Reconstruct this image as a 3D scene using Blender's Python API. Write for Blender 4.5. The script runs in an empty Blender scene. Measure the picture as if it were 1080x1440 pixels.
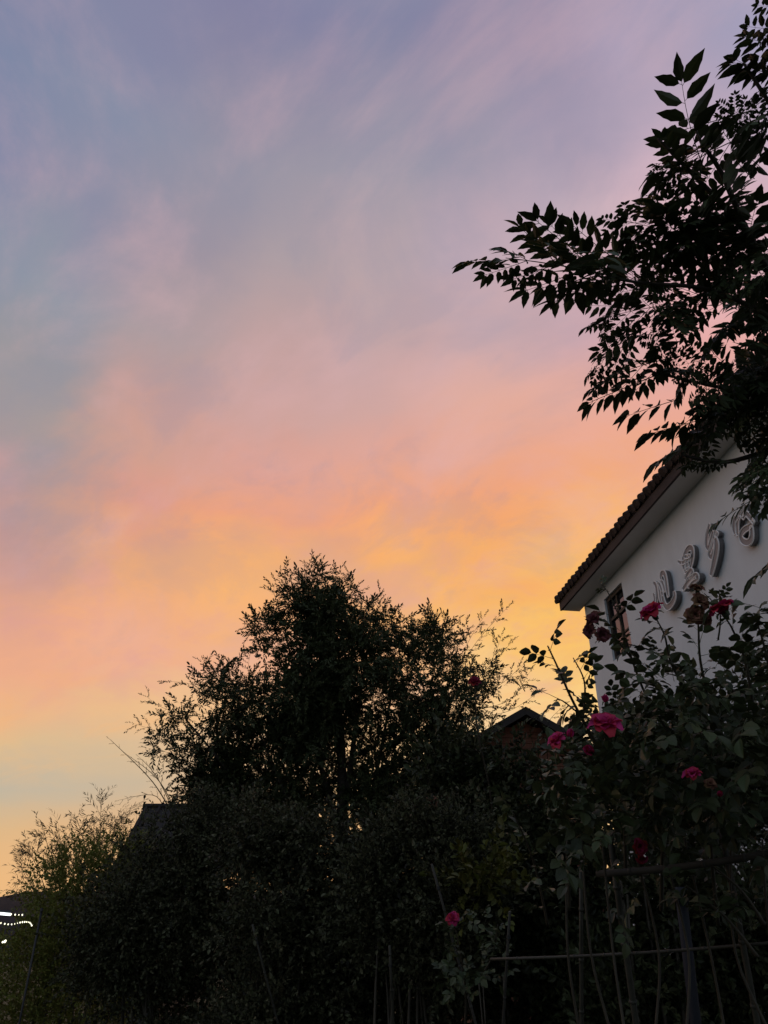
import bpy, math, random, json
import numpy as np
from mathutils import Vector, Matrix
random.seed(7); rng = np.random.default_rng(7)
S = bpy.context.scene; COL = S.collection
R = math.radians

# ------------------------------------------------------------------ camera
CAM = Vector((0, 0, 1.5)); PITCH = R(30); F = 1081.0
cd = bpy.data.cameras.new("camera"); cam = bpy.data.objects.new("camera", cd); COL.objects.link(cam)
cam.location = CAM; cam.rotation_euler = (math.pi/2 + PITCH, 0, 0)
cd.sensor_fit = 'VERTICAL'; cd.sensor_height = 24; cd.lens = 24*F/1440
cd.clip_start = 0.05; cd.clip_end = 3000
S.camera = cam
FW = Vector((0, math.cos(PITCH), math.sin(PITCH))); UP = Vector((0, -math.sin(PITCH), math.cos(PITCH)))
def ray(px, py): return Vector(((px-540)/F, 0, 0)) + UP*((720-py)/F) + FW
def P(px, py, t): return CAM + ray(px, py)*t          # pixel of the 1080x1440 photo at depth t -> world point

# ------------------------------------------------------------------ exposure, sun, sky
S.view_settings.view_transform = 'Standard'; S.view_settings.look = 'None'
S.view_settings.exposure = 0; S.view_settings.gamma = 1
try: S.view_settings.use_curve_mapping = False
except Exception: pass
S.cycles.max_bounces = 6; S.cycles.diffuse_bounces = 3; S.cycles.transparent_max_bounces = 4
SUN_EL, SUN_AZ = R(2.5), R(12)
sd = bpy.data.lights.new("sun", 'SUN'); sd.energy = 0.18; sd.angle = R(8); sd.color = (1, .62, .34)
sun = bpy.data.objects.new("sun", sd); COL.objects.link(sun)
sv = Vector((math.sin(SUN_AZ)*math.cos(SUN_EL), math.cos(SUN_AZ)*math.cos(SUN_EL), math.sin(SUN_EL)))
sun.rotation_euler = (-sv).to_track_quat('-Z', 'Y').to_euler()

def lin(c):
    c = np.asarray(c, float)/255
    return np.where(c <= .04045, c/12.92, ((c+.055)/1.055)**2.4)
SKY_AZ= [-42, -30, -20, -10, 0, 10, 20, 30, 42]
SKY_EL= [0, 4, 7, 10, 12, 14, 17, 20, 23, 26, 30, 34, 38, 43, 48, 54, 62]
SKY_RGB=[[[236,188,134],[239,185,125],[206,186,151],[222,188,145],[239,185,136],[245,178,135],[237,170,138],[218,160,140],[191,152,147],[170,152,153],[167,155,154],[150,151,157],[142,153,165],[134,142,169],[124,134,167],[128,137,166],[130,133,164]],[[236,188,134],[238,186,130],[219,185,140],[191,182,163],[229,189,140],[240,184,136],[244,176,136],[236,169,138],[218,159,140],[194,152,146],[170,153,153],[167,155,154],[156,152,157],[146,152,165],[142,143,165],[136,143,167],[133,131,163]],[[236,187,133],[237,186,130],[228,182,132],[204,183,155],[217,188,150],[237,189,140],[242,176,141],[243,175,134],[244,175,123],[239,172,122],[224,158,135],[211,161,146],[201,159,151],[174,157,160],[162,150,161],[150,148,164],[132,129,161]],[[237,182,127],[238,182,126],[235,180,126],[222,186,147],[226,192,152],[242,196,144],[240,179,145],[245,179,129],[252,183,114],[255,181,109],[245,167,125],[225,163,147],[209,164,156],[194,162,161],[178,161,165],[158,152,166],[131,130,162]],[[236,182,124],[236,182,124],[239,185,127],[240,196,143],[242,204,153],[248,205,152],[244,187,143],[249,185,121],[254,187,106],[254,179,107],[245,167,125],[225,167,152],[211,168,162],[202,167,166],[191,168,171],[161,156,169],[131,131,162]],[[241,192,136],[240,191,135],[242,195,137],[246,207,156],[249,215,165],[251,216,163],[250,206,142],[252,196,113],[249,181,105],[248,170,110],[243,167,126],[235,171,147],[228,174,159],[211,173,173],[188,168,180],[157,152,170],[135,131,162]],[[245,202,142],[245,202,141],[246,203,144],[248,212,151],[251,217,151],[253,218,149],[254,215,129],[255,206,97],[253,194,99],[253,183,105],[244,171,127],[239,172,147],[231,174,160],[218,174,178],[197,175,186],[165,154,175],[139,134,164]],[[245,202,142],[245,201,140],[246,204,148],[249,216,147],[253,219,152],[254,218,140],[255,214,113],[255,205,93],[255,194,100],[252,183,110],[244,171,134],[236,171,152],[232,171,164],[232,181,185],[225,188,197],[197,174,192],[147,146,176]],[[245,202,142],[245,201,137],[247,208,154],[252,218,151],[254,218,141],[255,216,122],[255,206,93],[255,195,100],[252,181,112],[245,171,131],[236,171,152],[232,171,165],[233,180,183],[228,189,197],[214,186,200],[172,164,190],[155,156,187]]]
W = bpy.data.worlds.new("World"); S.world = W; W.use_nodes = True
def build_world():
    nt = W.node_tree; N = nt.nodes; L = nt.links; N.clear()
    def nd(t, **k):
        n = N.new(t)
        for a, b in k.items(): setattr(n, a, b)
        return n
    def setin(n, i, v):
        if hasattr(v, 'is_linked') or isinstance(v, bpy.types.NodeSocket): L.new(v, n.inputs[i])
        else: n.inputs[i].default_value = v
    def math_(op, a, b=0.0, c=None, clamp=False):
        n = nd('ShaderNodeMath', operation=op, use_clamp=clamp); setin(n, 0, a); setin(n, 1, b)
        if c is not None: setin(n, 2, c)
        return n.outputs[0]
    def mix(f, a, b, mode='MIX'):
        n = nd('ShaderNodeMix', data_type='RGBA', blend_type=mode); setin(n, 0, f); setin(n, 6, a); setin(n, 7, b)
        return n.outputs[2]
    def smooth(x, a, b):
        n = nd('ShaderNodeMapRange', interpolation_type='SMOOTHSTEP'); setin(n, 0, x); n.inputs[1].default_value = a; n.inputs[2].default_value = b
        return n.outputs[0]
    def noise(v, scale, detail=4, rough=.55, dist=0.0):
        n = nd('ShaderNodeTexNoise'); L.new(v, n.inputs['Vector']); n.inputs['Scale'].default_value = scale
        n.inputs['Detail'].default_value = detail; n.inputs['Roughness'].default_value = rough; n.inputs['Distortion'].default_value = dist
        return n.outputs[0]
    tc = nd('ShaderNodeTexCoord'); G = tc.outputs['Generated']
    sx = nd('ShaderNodeSeparateXYZ'); L.new(G, sx.inputs[0]); x, y, z = sx.outputs
    # the cloud sheet: direction projected on a flat layer overhead, so streaks converge to the horizon
    zz = math_('ADD', math_('MAXIMUM', z, 0.0), .22)
    cp = nd('ShaderNodeCombineXYZ'); L.new(math_('DIVIDE', x, zz), cp.inputs[0]); L.new(math_('DIVIDE', y, zz), cp.inputs[1])
    def streak(rot, sc, loc=(0, 0, 0)):                     # turn the layer, then stretch it along the wind
        a = nd('ShaderNodeMapping'); L.new(cp.outputs[0], a.inputs[0]); a.inputs['Rotation'].default_value = (0, 0, R(rot)); a.inputs['Location'].default_value = loc
        m = nd('ShaderNodeMapping'); L.new(a.outputs[0], m.inputs[0]); m.inputs['Scale'].default_value = (*sc, 1); return m.outputs[0]
    n1 = noise(streak(52, (1.0, 1.35), (3.1, 0, 0)), 1.5, 6, .58, .3); n2 = noise(streak(58, (.95, 1.4), (1.7, 4.2, 0)), 2.7, 7, .60, .35)
    n3 = noise(streak(35, (.9, 1.2), (7.3, 2.1, 0)), 1.6, 5, .55, .6); n4 = noise(streak(20, (.8, 1.3), (2.2, 9.1, 0)), 4.4, 6, .6, .8)
    n5 = noise(streak(64, (.85, 1.35), (5.5, 3.3, 0)), 3.6, 7, .62, .5)
    az0 = math_('ARCTAN2', x, y); el0 = math_('ARCSINE', z)
    az = math_('ADD', az0, math_('MULTIPLY', math_('SUBTRACT', n1, .5), .34))
    w = math_('ADD', math_('MULTIPLY', math_('SUBTRACT', n3, .5), .22), math_('MULTIPLY', math_('SUBTRACT', n4, .5), .07))
    # the wobble of the layer fades out near the horizon, where the bands lie flat
    el = math_('ADD', el0, math_('MULTIPLY', w, math_('ADD', smooth(el0, R(4), R(26)), .12)))
    fac = math_('DIVIDE', el, R(64), clamp=True)
    col = None
    for i, a in enumerate(SKY_AZ):
        cr = nd('ShaderNodeValToRGB'); e = cr.color_ramp; e.interpolation = 'B_SPLINE' if False else 'LINEAR'
        for k, ev in enumerate(SKY_EL):
            c = (*lin(SKY_RGB[i][k]), 1); p = ev/64
            if k == 0: e.elements[0].position = p; e.elements[0].color = c
            elif k == 1: e.elements[1].position = p; e.elements[1].color = c
            else: q = e.elements.new(p); q.color = c
        L.new(fac, cr.inputs[0])
        if col is None: col = cr.outputs[0]
        else: col = mix(smooth(az, R(SKY_AZ[i-1]), R(a)), col, cr.outputs[0])
    # thin pink wisps and blue-grey gaps of the cloud sheet
    hi = smooth(el0, R(9), R(30))
    wisp = math_('MULTIPLY', smooth(n2, .45, .72), math_('MULTIPLY', hi, .34))
    col = mix(wisp, col, (*lin((226, 182, 186)), 1))
    gap = math_('MULTIPLY', math_('MAXIMUM', smooth(n1, .54, .36), math_('MULTIPLY', smooth(n5, .52, .36), .8)), math_('MULTIPLY', hi, .27))
    col = mix(gap, col, (*lin((140, 142, 166)), 1))
    low = math_('MULTIPLY', math_('SUBTRACT', 1.0, hi), smooth(el0, R(8), R(13)))
    gold = math_('MULTIPLY', smooth(n4, .48, .66), math_('MULTIPLY', low, .26))
    col = mix(gold, col, (*lin((250, 184, 116)), 1))
    mauve = math_('MULTIPLY', smooth(n5, .50, .68), math_('MULTIPLY', math_('MULTIPLY', smooth(el0, R(11), R(19)), math_('SUBTRACT', 1.0, smooth(el0, R(27), R(36)))), .35))
    col = mix(mauve, col, (*lin((222, 160, 156)), 1))
    # the part of the dome away from the sunset is plain blue dusk
    aa = math_('ABSOLUTE', az0)
    dusk = nd('ShaderNodeValToRGB'); L.new(math_('DIVIDE', el0, R(90), clamp=True), dusk.inputs[0])
    dusk.color_ramp.elements[0].color = (*lin(DUSK[0]), 1); dusk.color_ramp.elements[1].color = (*lin(DUSK[1]), 1)
    back = math_('MULTIPLY', smooth(aa, R(52), R(125)), math_('SUBTRACT', 1.0, smooth(el0, R(62), R(88))))
    col = mix(back, col, dusk.outputs[0])
    col = mix(math_('MULTIPLY', smooth(el0, R(58), R(80)), .75), col, (*lin(DUSK[1]), 1))
    sky = nd('ShaderNodeTexSky', sky_type='NISHITA'); sky.sun_disc = False; sky.sun_elevation = SUN_EL; sky.sun_rotation = SUN_AZ
    bg1 = nd('ShaderNodeBackground'); L.new(col, bg1.inputs[0]); bg1.inputs[1].default_value = .97
    bg2 = nd('ShaderNodeBackground'); L.new(sky.outputs[0], bg2.inputs[0]); bg2.inputs[1].default_value = NISHITA
    ad = nd('ShaderNodeAddShader'); L.new(bg1.outputs[0], ad.inputs[0]); L.new(bg2.outputs[0], ad.inputs[1])
    o = nd('ShaderNodeOutputWorld'); L.new(ad.outputs[0], o.inputs[0])
DUSK = ((146, 158, 172), (150, 160, 178)); NISHITA = 0.004
build_world()

# ------------------------------------------------------------------ helpers
def mat(name, base, rough=.8, var=0.0, island=0.0, bump=0.0, bscale=30, spec=.3, trans=0.0, emit=None, estr=0, metal=0, stain=None, coord='Object', stretch=(1, 1, 1)):
    m = bpy.data.materials.new(name); m.use_nodes = True; nt = m.node_tree; N = nt.nodes; L = nt.links
    b = N['Principled BSDF']; b.inputs['Roughness'].default_value = rough; b.inputs['Metallic'].default_value = metal
    b.inputs['Specular IOR Level'].default_value = spec
    c = (*base, 1); b.inputs['Base Color'].default_value = c
    tc = N.new('ShaderNodeTexCoord'); mp = N.new('ShaderNodeMapping'); L.new(tc.outputs[coord], mp.inputs[0]); mp.inputs['Scale'].default_value = stretch
    src = None
    if var > 0:
        n = N.new('ShaderNodeTexNoise'); n.inputs['Scale'].default_value = bscale*.2; n.inputs['Detail'].default_value = 6; n.inputs['Roughness'].default_value = .65
        L.new(mp.outputs[0], n.inputs['Vector'])
        r = N.new('ShaderNodeValToRGB'); r.color_ramp.elements[0].position = .3; r.color_ramp.elements[1].position = .7
        r.color_ramp.elements[0].color = (*[v*(1-var) for v in base], 1)
        r.color_ramp.elements[1].color = (*([min(1, v*(1+var)) for v in base] if stain is None else stain[:3]), 1)
        L.new(n.outputs[0], r.inputs[0]); src = r.outputs[0]
    if island > 0:
        g = N.new('ShaderNodeNewGeometry'); h = N.new('ShaderNodeHueSaturation')
        if src: L.new(src, h.inputs['Color'])
        else: h.inputs['Color'].default_value = c
        a = N.new('ShaderNodeMapRange'); L.new(g.outputs['Random Per Island'], a.inputs[0]); a.inputs[3].default_value = 1-island; a.inputs[4].default_value = 1+island*1.2
        L.new(a.outputs[0], h.inputs['Value'])
        m2 = N.new('ShaderNodeMath'); m2.operation = 'MULTIPLY'; m2.inputs[1].default_value = 7.13; L.new(g.outputs['Random Per Island'], m2.inputs[0])
        fr = N.new('ShaderNodeMath'); fr.operation = 'FRACT'; L.new(m2.outputs[0], fr.inputs[0])
        hm = N.new('ShaderNodeMapRange'); L.new(fr.outputs[0], hm.inputs[0]); hm.inputs[3].default_value = .47; hm.inputs[4].default_value = .525
        L.new(hm.outputs[0], h.inputs['Hue']); src = h.outputs[0]
    if src: L.new(src, b.inputs['Base Color'])
    if bump > 0:
        n = N.new('ShaderNodeTexNoise'); n.inputs['Scale'].default_value = bscale; n.inputs['Detail'].default_value = 5; L.new(mp.outputs[0], n.inputs['Vector'])
        u = N.new('ShaderNodeBump'); u.inputs['Strength'].default_value = bump; u.inputs['Distance'].default_value = .02
        L.new(n.outputs[0], u.inputs['Height']); L.new(u.outputs[0], b.inputs['Normal'])
    if trans > 0:
        t = N.new('ShaderNodeBsdfTranslucent'); x = N.new('ShaderNodeMixShader'); x.inputs[0].default_value = trans
        if src: L.new(src, t.inputs[0])
        else: t.inputs[0].default_value = c
        L.new(b.outputs[0], x.inputs[1]); L.new(t.outputs[0], x.inputs[2]); L.new(x.outputs[0], N['Material Output'].inputs[0])
    if emit:
        b.inputs['Emission Color'].default_value = (*emit, 1); b.inputs['Emission Strength'].default_value = estr
    return m

class Geo:
    def __init__(s): s.V = []; s.L = []; s.Z = []; s.n = 0
    def add(s, V, faces):
        V = np.asarray(V, float); s.V.append(V)
        s.L.append(np.array([i for f in faces for i in f], int)+s.n); s.Z.append(np.array([len(f) for f in faces], int)); s.n += len(V)
    def inst(s, proto, M, T):
        V, L_, Z_ = proto; k = len(T); n = len(V)
        A = np.einsum('kij,nj->kni', M, V)+T[:, None, :]
        s.V.append(A.reshape(-1, 3)); s.L.append((L_[None]+np.arange(k)[:, None]*n+s.n).ravel()); s.Z.append(np.tile(Z_, k)); s.n += k*n
    def proto(s): return np.concatenate(s.V), np.concatenate(s.L), np.concatenate(s.Z)
    def tube(s, pts, rad, sides=6, cap=True):
        pts = [Vector(p) for p in pts]; n = len(pts)
        if not hasattr(rad, '__len__'): rad = [rad]*n
        V = []; ref = None
        for i, p in enumerate(pts):
            d = (pts[min(i+1, n-1)]-pts[max(i-1, 0)]).normalized()
            if ref is None: ref = d.orthogonal().normalized()
            u = (ref-d*ref.dot(d)); u = u.normalized() if u.length > 1e-6 else d.orthogonal().normalized(); ref = u; v = d.cross(u)
            for k in range(sides):
                a = 2*math.pi*k/sides; V.append(p+(u*math.cos(a)+v*math.sin(a))*rad[i])
        Fc = [(i*sides+k, i*sides+(k+1) % sides, (i+1)*sides+(k+1) % sides, (i+1)*sides+k) for i in range(n-1) for k in range(sides)]
        if cap: Fc += [tuple(range(sides))[::-1], tuple(range((n-1)*sides, n*sides))]
        s.add([tuple(v) for v in V], Fc)
    def box(s, lo, hi):
        (a, b, c), (d, e, f) = lo, hi
        s.add([(a, b, c), (d, b, c), (d, e, c), (a, e, c), (a, b, f), (d, b, f), (d, e, f), (a, e, f)],
              [(0, 3, 2, 1), (4, 5, 6, 7), (0, 1, 5, 4), (1, 2, 6, 5), (2, 3, 7, 6), (3, 0, 4, 7)])
    def prism(s, poly, axis_vec):                       # closed polygon of 3-D points pushed along a vector
        n = len(poly); a = Vector(axis_vec); V = [tuple(p) for p in poly]+[tuple(Vector(p)+a) for p in poly]
        s.add(V, [tuple(range(n))[::-1], tuple(range(n, 2*n))]+[(i, (i+1) % n, (i+1) % n+n, i+n) for i in range(n)])
    def build(s, name, m, parent=None, smooth=False):
        me = bpy.data.meshes.new(name); V, L_, Z_ = s.proto()
        me.vertices.add(len(V)); me.vertices.foreach_set('co', V.astype(np.float32).ravel())
        me.loops.add(len(L_)); me.loops.foreach_set('vertex_index', L_.astype(np.int32))
        me.polygons.add(len(Z_)); st = np.concatenate([[0], np.cumsum(Z_)[:-1]])
        me.polygons.foreach_set('loop_start', st.astype(np.int32))
        me.update(calc_edges=True); me.validate()
        me.polygons.foreach_set('use_smooth', np.full(len(me.polygons), bool(smooth)))
        o = bpy.data.objects.new(name, me); COL.objects.link(o); me.materials.append(m)
        if parent is not None:
            o.parent = parent
            w = parent
            # geometry is given in world coordinates for plants: undo the parent's place
            if parent.get('_world'): o.matrix_parent_inverse = Matrix.Translation(-Vector(parent['_world']))
        return o
def tag(o, label=None, cat=None, group=None, kind=None):
    for k, v in (('label', label), ('category', cat), ('group', group), ('kind', kind)):
        if v: o[k] = v
    return o
def thing(name, loc, label, cat, group=None, rz=0):
    o = bpy.data.objects.new(name, None); COL.objects.link(o); o.location = loc; o.rotation_euler = (0, 0, rz); o.empty_display_size = .1
    return tag(o, label, cat, group)
def wthing(name, loc, label, cat, group=None):           # a thing whose parts are written in world coordinates
    o = thing(name, loc, label, cat, group); o['_world'] = tuple(loc); return o

def basis(D, roll_up=None, jitter=0.0):
    """matrices whose local Y runs along D; local Z as near 'up' as can be, rolled by a random jitter"""
    D = np.asarray(D, float); D = D/np.linalg.norm(D, axis=1, keepdims=True)
    U = np.tile(np.array([0, 0, 1.0]), (len(D), 1)) if roll_up is None else np.asarray(roll_up, float)
    X = np.cross(D, U); bad = np.linalg.norm(X, axis=1) < 1e-4; X[bad] = [1, 0, 0]; X /= np.linalg.norm(X, axis=1, keepdims=True)
    Z = np.cross(X, D)
    a = rng.uniform(-1, 1, len(D))*jitter; c, s_ = np.cos(a)[:, None], np.sin(a)[:, None]
    X2 = X*c+Z*s_; Z2 = -X*s_+Z*c
    return np.stack([X2, D, Z2], axis=2)
def unit(n):
    v = rng.normal(size=(n, 3)); return v/np.linalg.norm(v, axis=1, keepdims=True)

def leaf_proto(L=1.0, Wd=.4, seg=4, fold=.18, droop=.15, serr=0.0, wide=.42, tipw=1.0):
    g = Geo(); V = []; k = seg
    for i in range(k+1):
        u = i/k; y = L*u; z = -droop*L*u*u
        w = Wd/2*(math.sin(math.pi*u**(math.log(.5)/math.log(wide))))**tipw if 0 < u < 1 else 0.0
        if serr and 0 < i < k: w *= 1+serr*(1 if i % 2 else -1)
        if i == k: V += [(0, y, z)]
        elif i == 0: V += [(0, 0, 0)]
        else: V += [(-w, y-.0*w, z+w*fold*2), (0, y, z), (w, y, z+w*fold*2)]
    Fc = [(0, 2, 1), (0, 3, 2)]
    for i in range(1, k-1):
        a = 1+3*(i-1); b = a+3; Fc += [(a, a+1, b+1, b), (a+1, a+2, b+2, b+1)]
    a = 1+3*(k-2); e = len(V)-1
    Fc += [(a, a+1, e), (a+1, a+2, e)]
    g.add(V, Fc); return g.proto()
def merge_protos(items):
    g = Geo()
    for pr, M, T in items: g.inst(pr, np.array([M]), np.array([T]))
    return g.proto()

def spray_proto(leaf, length, n, size, ang=48, flat=.5, twig=.0022, curve=.12, spread=.35):
    """a twig with alternate leaves"""
    g = Geo(); pts = []
    for i in range(6):
        u = i/5; pts.append((curve*length*math.sin(u*2.2)*.6, length*u, -curve*length*u*u))
    g.tube(pts, [twig*(1-.7*i/5) for i in range(6)], 3, False)
    for j in range(n):
        u = .08+.9*j/(n-1); i = min(4, int(u*5)); f = u*5-i
        p = np.array(pts[i])*(1-f)+np.array(pts[i+1])*f
        side = 1 if j % 2 else -1
        a = R(ang)*rng.uniform(.7, 1.25)*(1-.55*(u > .93))
        ph = rng.uniform(-1, 1)*math.pi*flat
        d = np.array([side*math.sin(a)*math.cos(ph), math.cos(a), math.sin(a)*math.sin(ph)])
        g.inst(leaf, basis([d], jitter=.9)*size*rng.uniform(.7, 1.2), p[None])
    d = np.array(pts[-1])-np.array(pts[-2])
    g.inst(leaf, basis([d], jitter=.6)*size, np.array([pts[-1]]))
    return g.proto()

def blob_points(blobs, dens):
    """points and outward normals in a union of balls given as (px, py, t, r_px[, density])"""
    Ps = []; Ns = []
    for b in blobs:
        px, py, t, r = b[:4]; k = b[4] if len(b) > 4 else 1.0; c = np.array(P(px, py, t)); rad = r*t/F
        n = max(3, int(dens*k*(r/60.0)**2)); d = unit(n); q = rng.uniform(0, 1, n)**(1/2.6)
        flat = np.array([1, 1, 1.0])
        Ps.append(c+d*flat*rad*q[:, None]); Ns.append(d)
    return np.concatenate(Ps), np.concatenate(Ns)

def clumps(blobs, n=7, f=.42, k=1.0, off=.72):
    """break each ball into smaller lumps so that the crown has lights and hollows"""
    out = []
    for bl in blobs:
        px, py, t, r = bl[:4]; kk = (bl[4] if len(bl) > 4 else 1.0)*k
        out.append((px, py, t, r*.55, kk))
        for d in unit(n): out.append((px+d[0]*r*off, py+d[1]*r*off, t+d[2]*r*off*t/F, r*f*rng.uniform(.75, 1.25), kk*rng.uniform(.8, 1.5)))
    return out
def bush(name, base, blobs, protos, leafm, stemm, label, cat, dens=220, group=None, stems=7, up=.5, out=.8, rnd=.5, scale=(.7, 1.25), shoots=(), stem_r=.018, stem_top=.75, crown='foliage', stem='stem', extra=None, stem_col=None):
    o = wthing(name, base, label, cat, group)
    Pn, Nn = blob_points(blobs, dens)
    keep = Pn[:, 2] > .05; Pn, Nn = Pn[keep], Nn[keep]
    D = Nn*out+np.array([0, 0, up])+unit(len(Pn))*rnd
    M = basis(D, jitter=1.2)*rng.uniform(*scale, len(Pn))[:, None, None]
    g = Geo(); which = rng.integers(0, len(protos), len(Pn))
    for i, pr in enumerate(protos):
        s_ = which == i
        if s_.any(): g.inst(pr, M[s_], Pn[s_])
    for sh in shoots: shoot(g, sh, protos)
    if extra: extra(g)
    g.build(crown, leafm, o)
    b0 = Vector(base)
    for k in range(stems):
        bl = blobs[k % len(blobs)]; c = P(bl[0], bl[1], bl[2]); st = b0+Vector((rng.uniform(-.25, .25), rng.uniform(-.2, .2), 0))
        st.x += (c.x-b0.x)*.55; st.y += (c.y-b0.y)*.5; st.z = b0.z-.05
        e = st.lerp(c, stem_top) if c.z > st.z+.3 else c+Vector((0, 0, .3)); e.z = max(e.z, st.z+.4)
        mid = st.lerp(e, .5)+Vector((rng.uniform(-.1, .1), rng.uniform(-.1, .1), .1))
        gs = Geo(); pts = [(1-u)**2*st+2*u*(1-u)*mid+u*u*e for u in np.linspace(0, 1, 8)]
        gs.tube(pts, [stem_r*(1-.6*u) for u in np.linspace(0, 1, 8)], 6); gs.build(stem, stemm, o, True)
    return o
def shoot(g, sh, protos):
    """a long free shoot: list of (px, py, t) with sprays along it"""
    pts = [P(*p) for p in sh['pts']]; r = sh.get('r', .004)
    n = 14; path = []
    seg = len(pts)-1
    for i in range(n+1):
        u = i/n*seg; k = min(seg-1, int(u)); f = u-k
        p0 = pts[max(0, k-1)]; p1 = pts[k]; p2 = pts[k+1]; p3 = pts[min(seg, k+2)]
        path.append(.5*((2*p1)+(p2-p0)*f+(2*p0-5*p1+4*p2-p3)*f*f+(3*p1-p0-3*p2+p3)*f**3))
    g.tube(path, [r*(1-.75*i/n) for i in range(n+1)], 4, False)
    m = sh.get('n', 10); s0 = sh.get('from', .25)
    for j in range(m):
        u = s0+(1-s0)*j/max(1, m-1); i = min(n-1, int(u*n)); f = u*n-i; p = path[i].lerp(path[i+1], f); d = (path[i+1]-path[i]).normalized()
        a = sh.get('ang', .8); v = Vector(unit(1)[0]); v = (v-d*v.dot(d)).normalized()
        dd = d*math.cos(a)+v*math.sin(a) if j < m-1 else d
        sc = sh.get('size', .6)*rng.uniform(.7, 1.2)*(1.15-.5*u)
        g.inst(protos[rng.integers(0, len(protos))], basis([tuple(dd)], jitter=.8)*sc, np.array([tuple(p)]))

# ------------------------------------------------------------------ materials
M_ = {}
M_['soil'] = mat('soil', (.045, .04, .028), .95, .4, bump=.5, bscale=8, stain=(.03, .05, .02, 1))
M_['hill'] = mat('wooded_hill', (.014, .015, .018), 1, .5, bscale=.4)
M_['plaster'] = mat('white_plaster', (.78, .80, .81), .9, .06, bump=.14, bscale=14, stain=(.82, .84, .85, 1), stretch=(1, 1, .45))
M_['soffit'] = mat('painted_soffit', (.62, .60, .57), .85, .08, bump=.05, bscale=10)
M_['fascia'] = mat('brown_fascia', (.045, .03, .027), .7, .3, bscale=20)
M_['tile'] = mat('clay_tile', (.04, .025, .022), .75, .35, bump=.3, bscale=40)
M_['frame'] = mat('dark_wood_frame', (.045, .036, .03), .6, .3, bscale=30)
M_['glass'] = mat('window_glass', (.13, .13, .14), .05, spec=.5, metal=.9)
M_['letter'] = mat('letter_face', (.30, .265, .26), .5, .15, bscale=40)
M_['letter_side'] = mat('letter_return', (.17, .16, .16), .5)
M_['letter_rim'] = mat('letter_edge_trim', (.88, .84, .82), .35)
M_['berry_leaf'] = mat('chinaberry_leaf', (.040, .055, .020), .55, island=.35, spec=.25, trans=.12)
M_['bark'] = mat('grey_bark', (.085, .07, .06), .9, .35, bump=.5, bscale=40)
M_['twig'] = mat('green_twig', (.06, .055, .035), .8, .3, bscale=40)
M_['tree_leaf'] = mat('fine_tree_leaf', (.050, .062, .024), .5, island=.45, spec=.3, trans=.10)
M_['hedge_leaf'] = mat('hedge_leaf', (.055, .056, .028), .55, island=.85, spec=.2, trans=.08)
M_['ivy_leaf'] = mat('creeper_leaf', (.040, .046, .020), .5, island=.75, spec=.2, trans=.06)
M_['lime_leaf'] = mat('yellow_green_leaf', (.15, .16, .03), .6, island=.3, trans=.15)
M_['olive_leaf'] = mat('yellowish_leaf', (.07, .07, .01), .6, island=.4, trans=.1)
M_['bamboo_leaf'] = mat('bamboo_leaf', (.05, .055, .022), .5, island=.4, trans=.12)
M_['bamboo'] = mat('bamboo_culm', (.048, .045, .034), .55, .35, bscale=25)
M_['weather'] = mat('weathered_bamboo', (.055, .05, .042), .7, .3, bscale=30)
M_['rose_leaf'] = mat('rose_leaf', (.046, .058, .024), .45, island=.5, spec=.3, trans=.12)
M_['cane'] = mat('rose_cane', (.06, .05, .035), .6, .3, bscale=50)
M_['pink'] = mat('pink_petal', (.50, .028, .115), .6, .2, island=.22, bscale=60, trans=.18, spec=.25)
M_['pale'] = mat('pale_pink_petal', (.48, .12, .16), .6, .2, island=.2, bscale=60, trans=.18, spec=.25)
M_['deep'] = mat('dark_red_petal', (.22, .012, .03), .65, .25, island=.25, bscale=60, trans=.12, spec=.2)
M_['faded'] = mat('faded_brown_petal', (.20, .105, .065), .85, .35, island=.4, bscale=60, trans=.1, spec=.1)
M_['fadedred'] = mat('withered_red_petal', (.17, .055, .055), .85, .35, island=.4, bscale=60, trans=.1, spec=.1)
M_['sepal'] = mat('sepal_green', (.035, .05, .022), .6)
M_['timber'] = mat('red_timber_boards', (.12, .048, .028), .75, .35, bscale=12, stretch=(.4, 1, 6))
M_['oldroof'] = mat('dark_roof_sheet', (.022, .019, .018), .8, .3, bscale=10)
M_['grey_wall'] = mat('grey_render', (.07, .07, .068), .9, .25, bscale=4)
M_['pipe'] = mat('grey_blue_pipe', (.013, .014, .02), .65)
M_['cable'] = mat('black_cable', (.02, .02, .02), .6)
M_['bulb'] = mat('lit_bulb', (1, .95, .75), .4, emit=(1, .95, .68), estr=2.0)
M_['tube_on'] = mat('lit_tube', (1, 1, 1), .4, emit=(.95, 1, .97), estr=2.5)
M_['metal'] = mat('dark_metal', (.04, .04, .042), .5, metal=.6)

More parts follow.
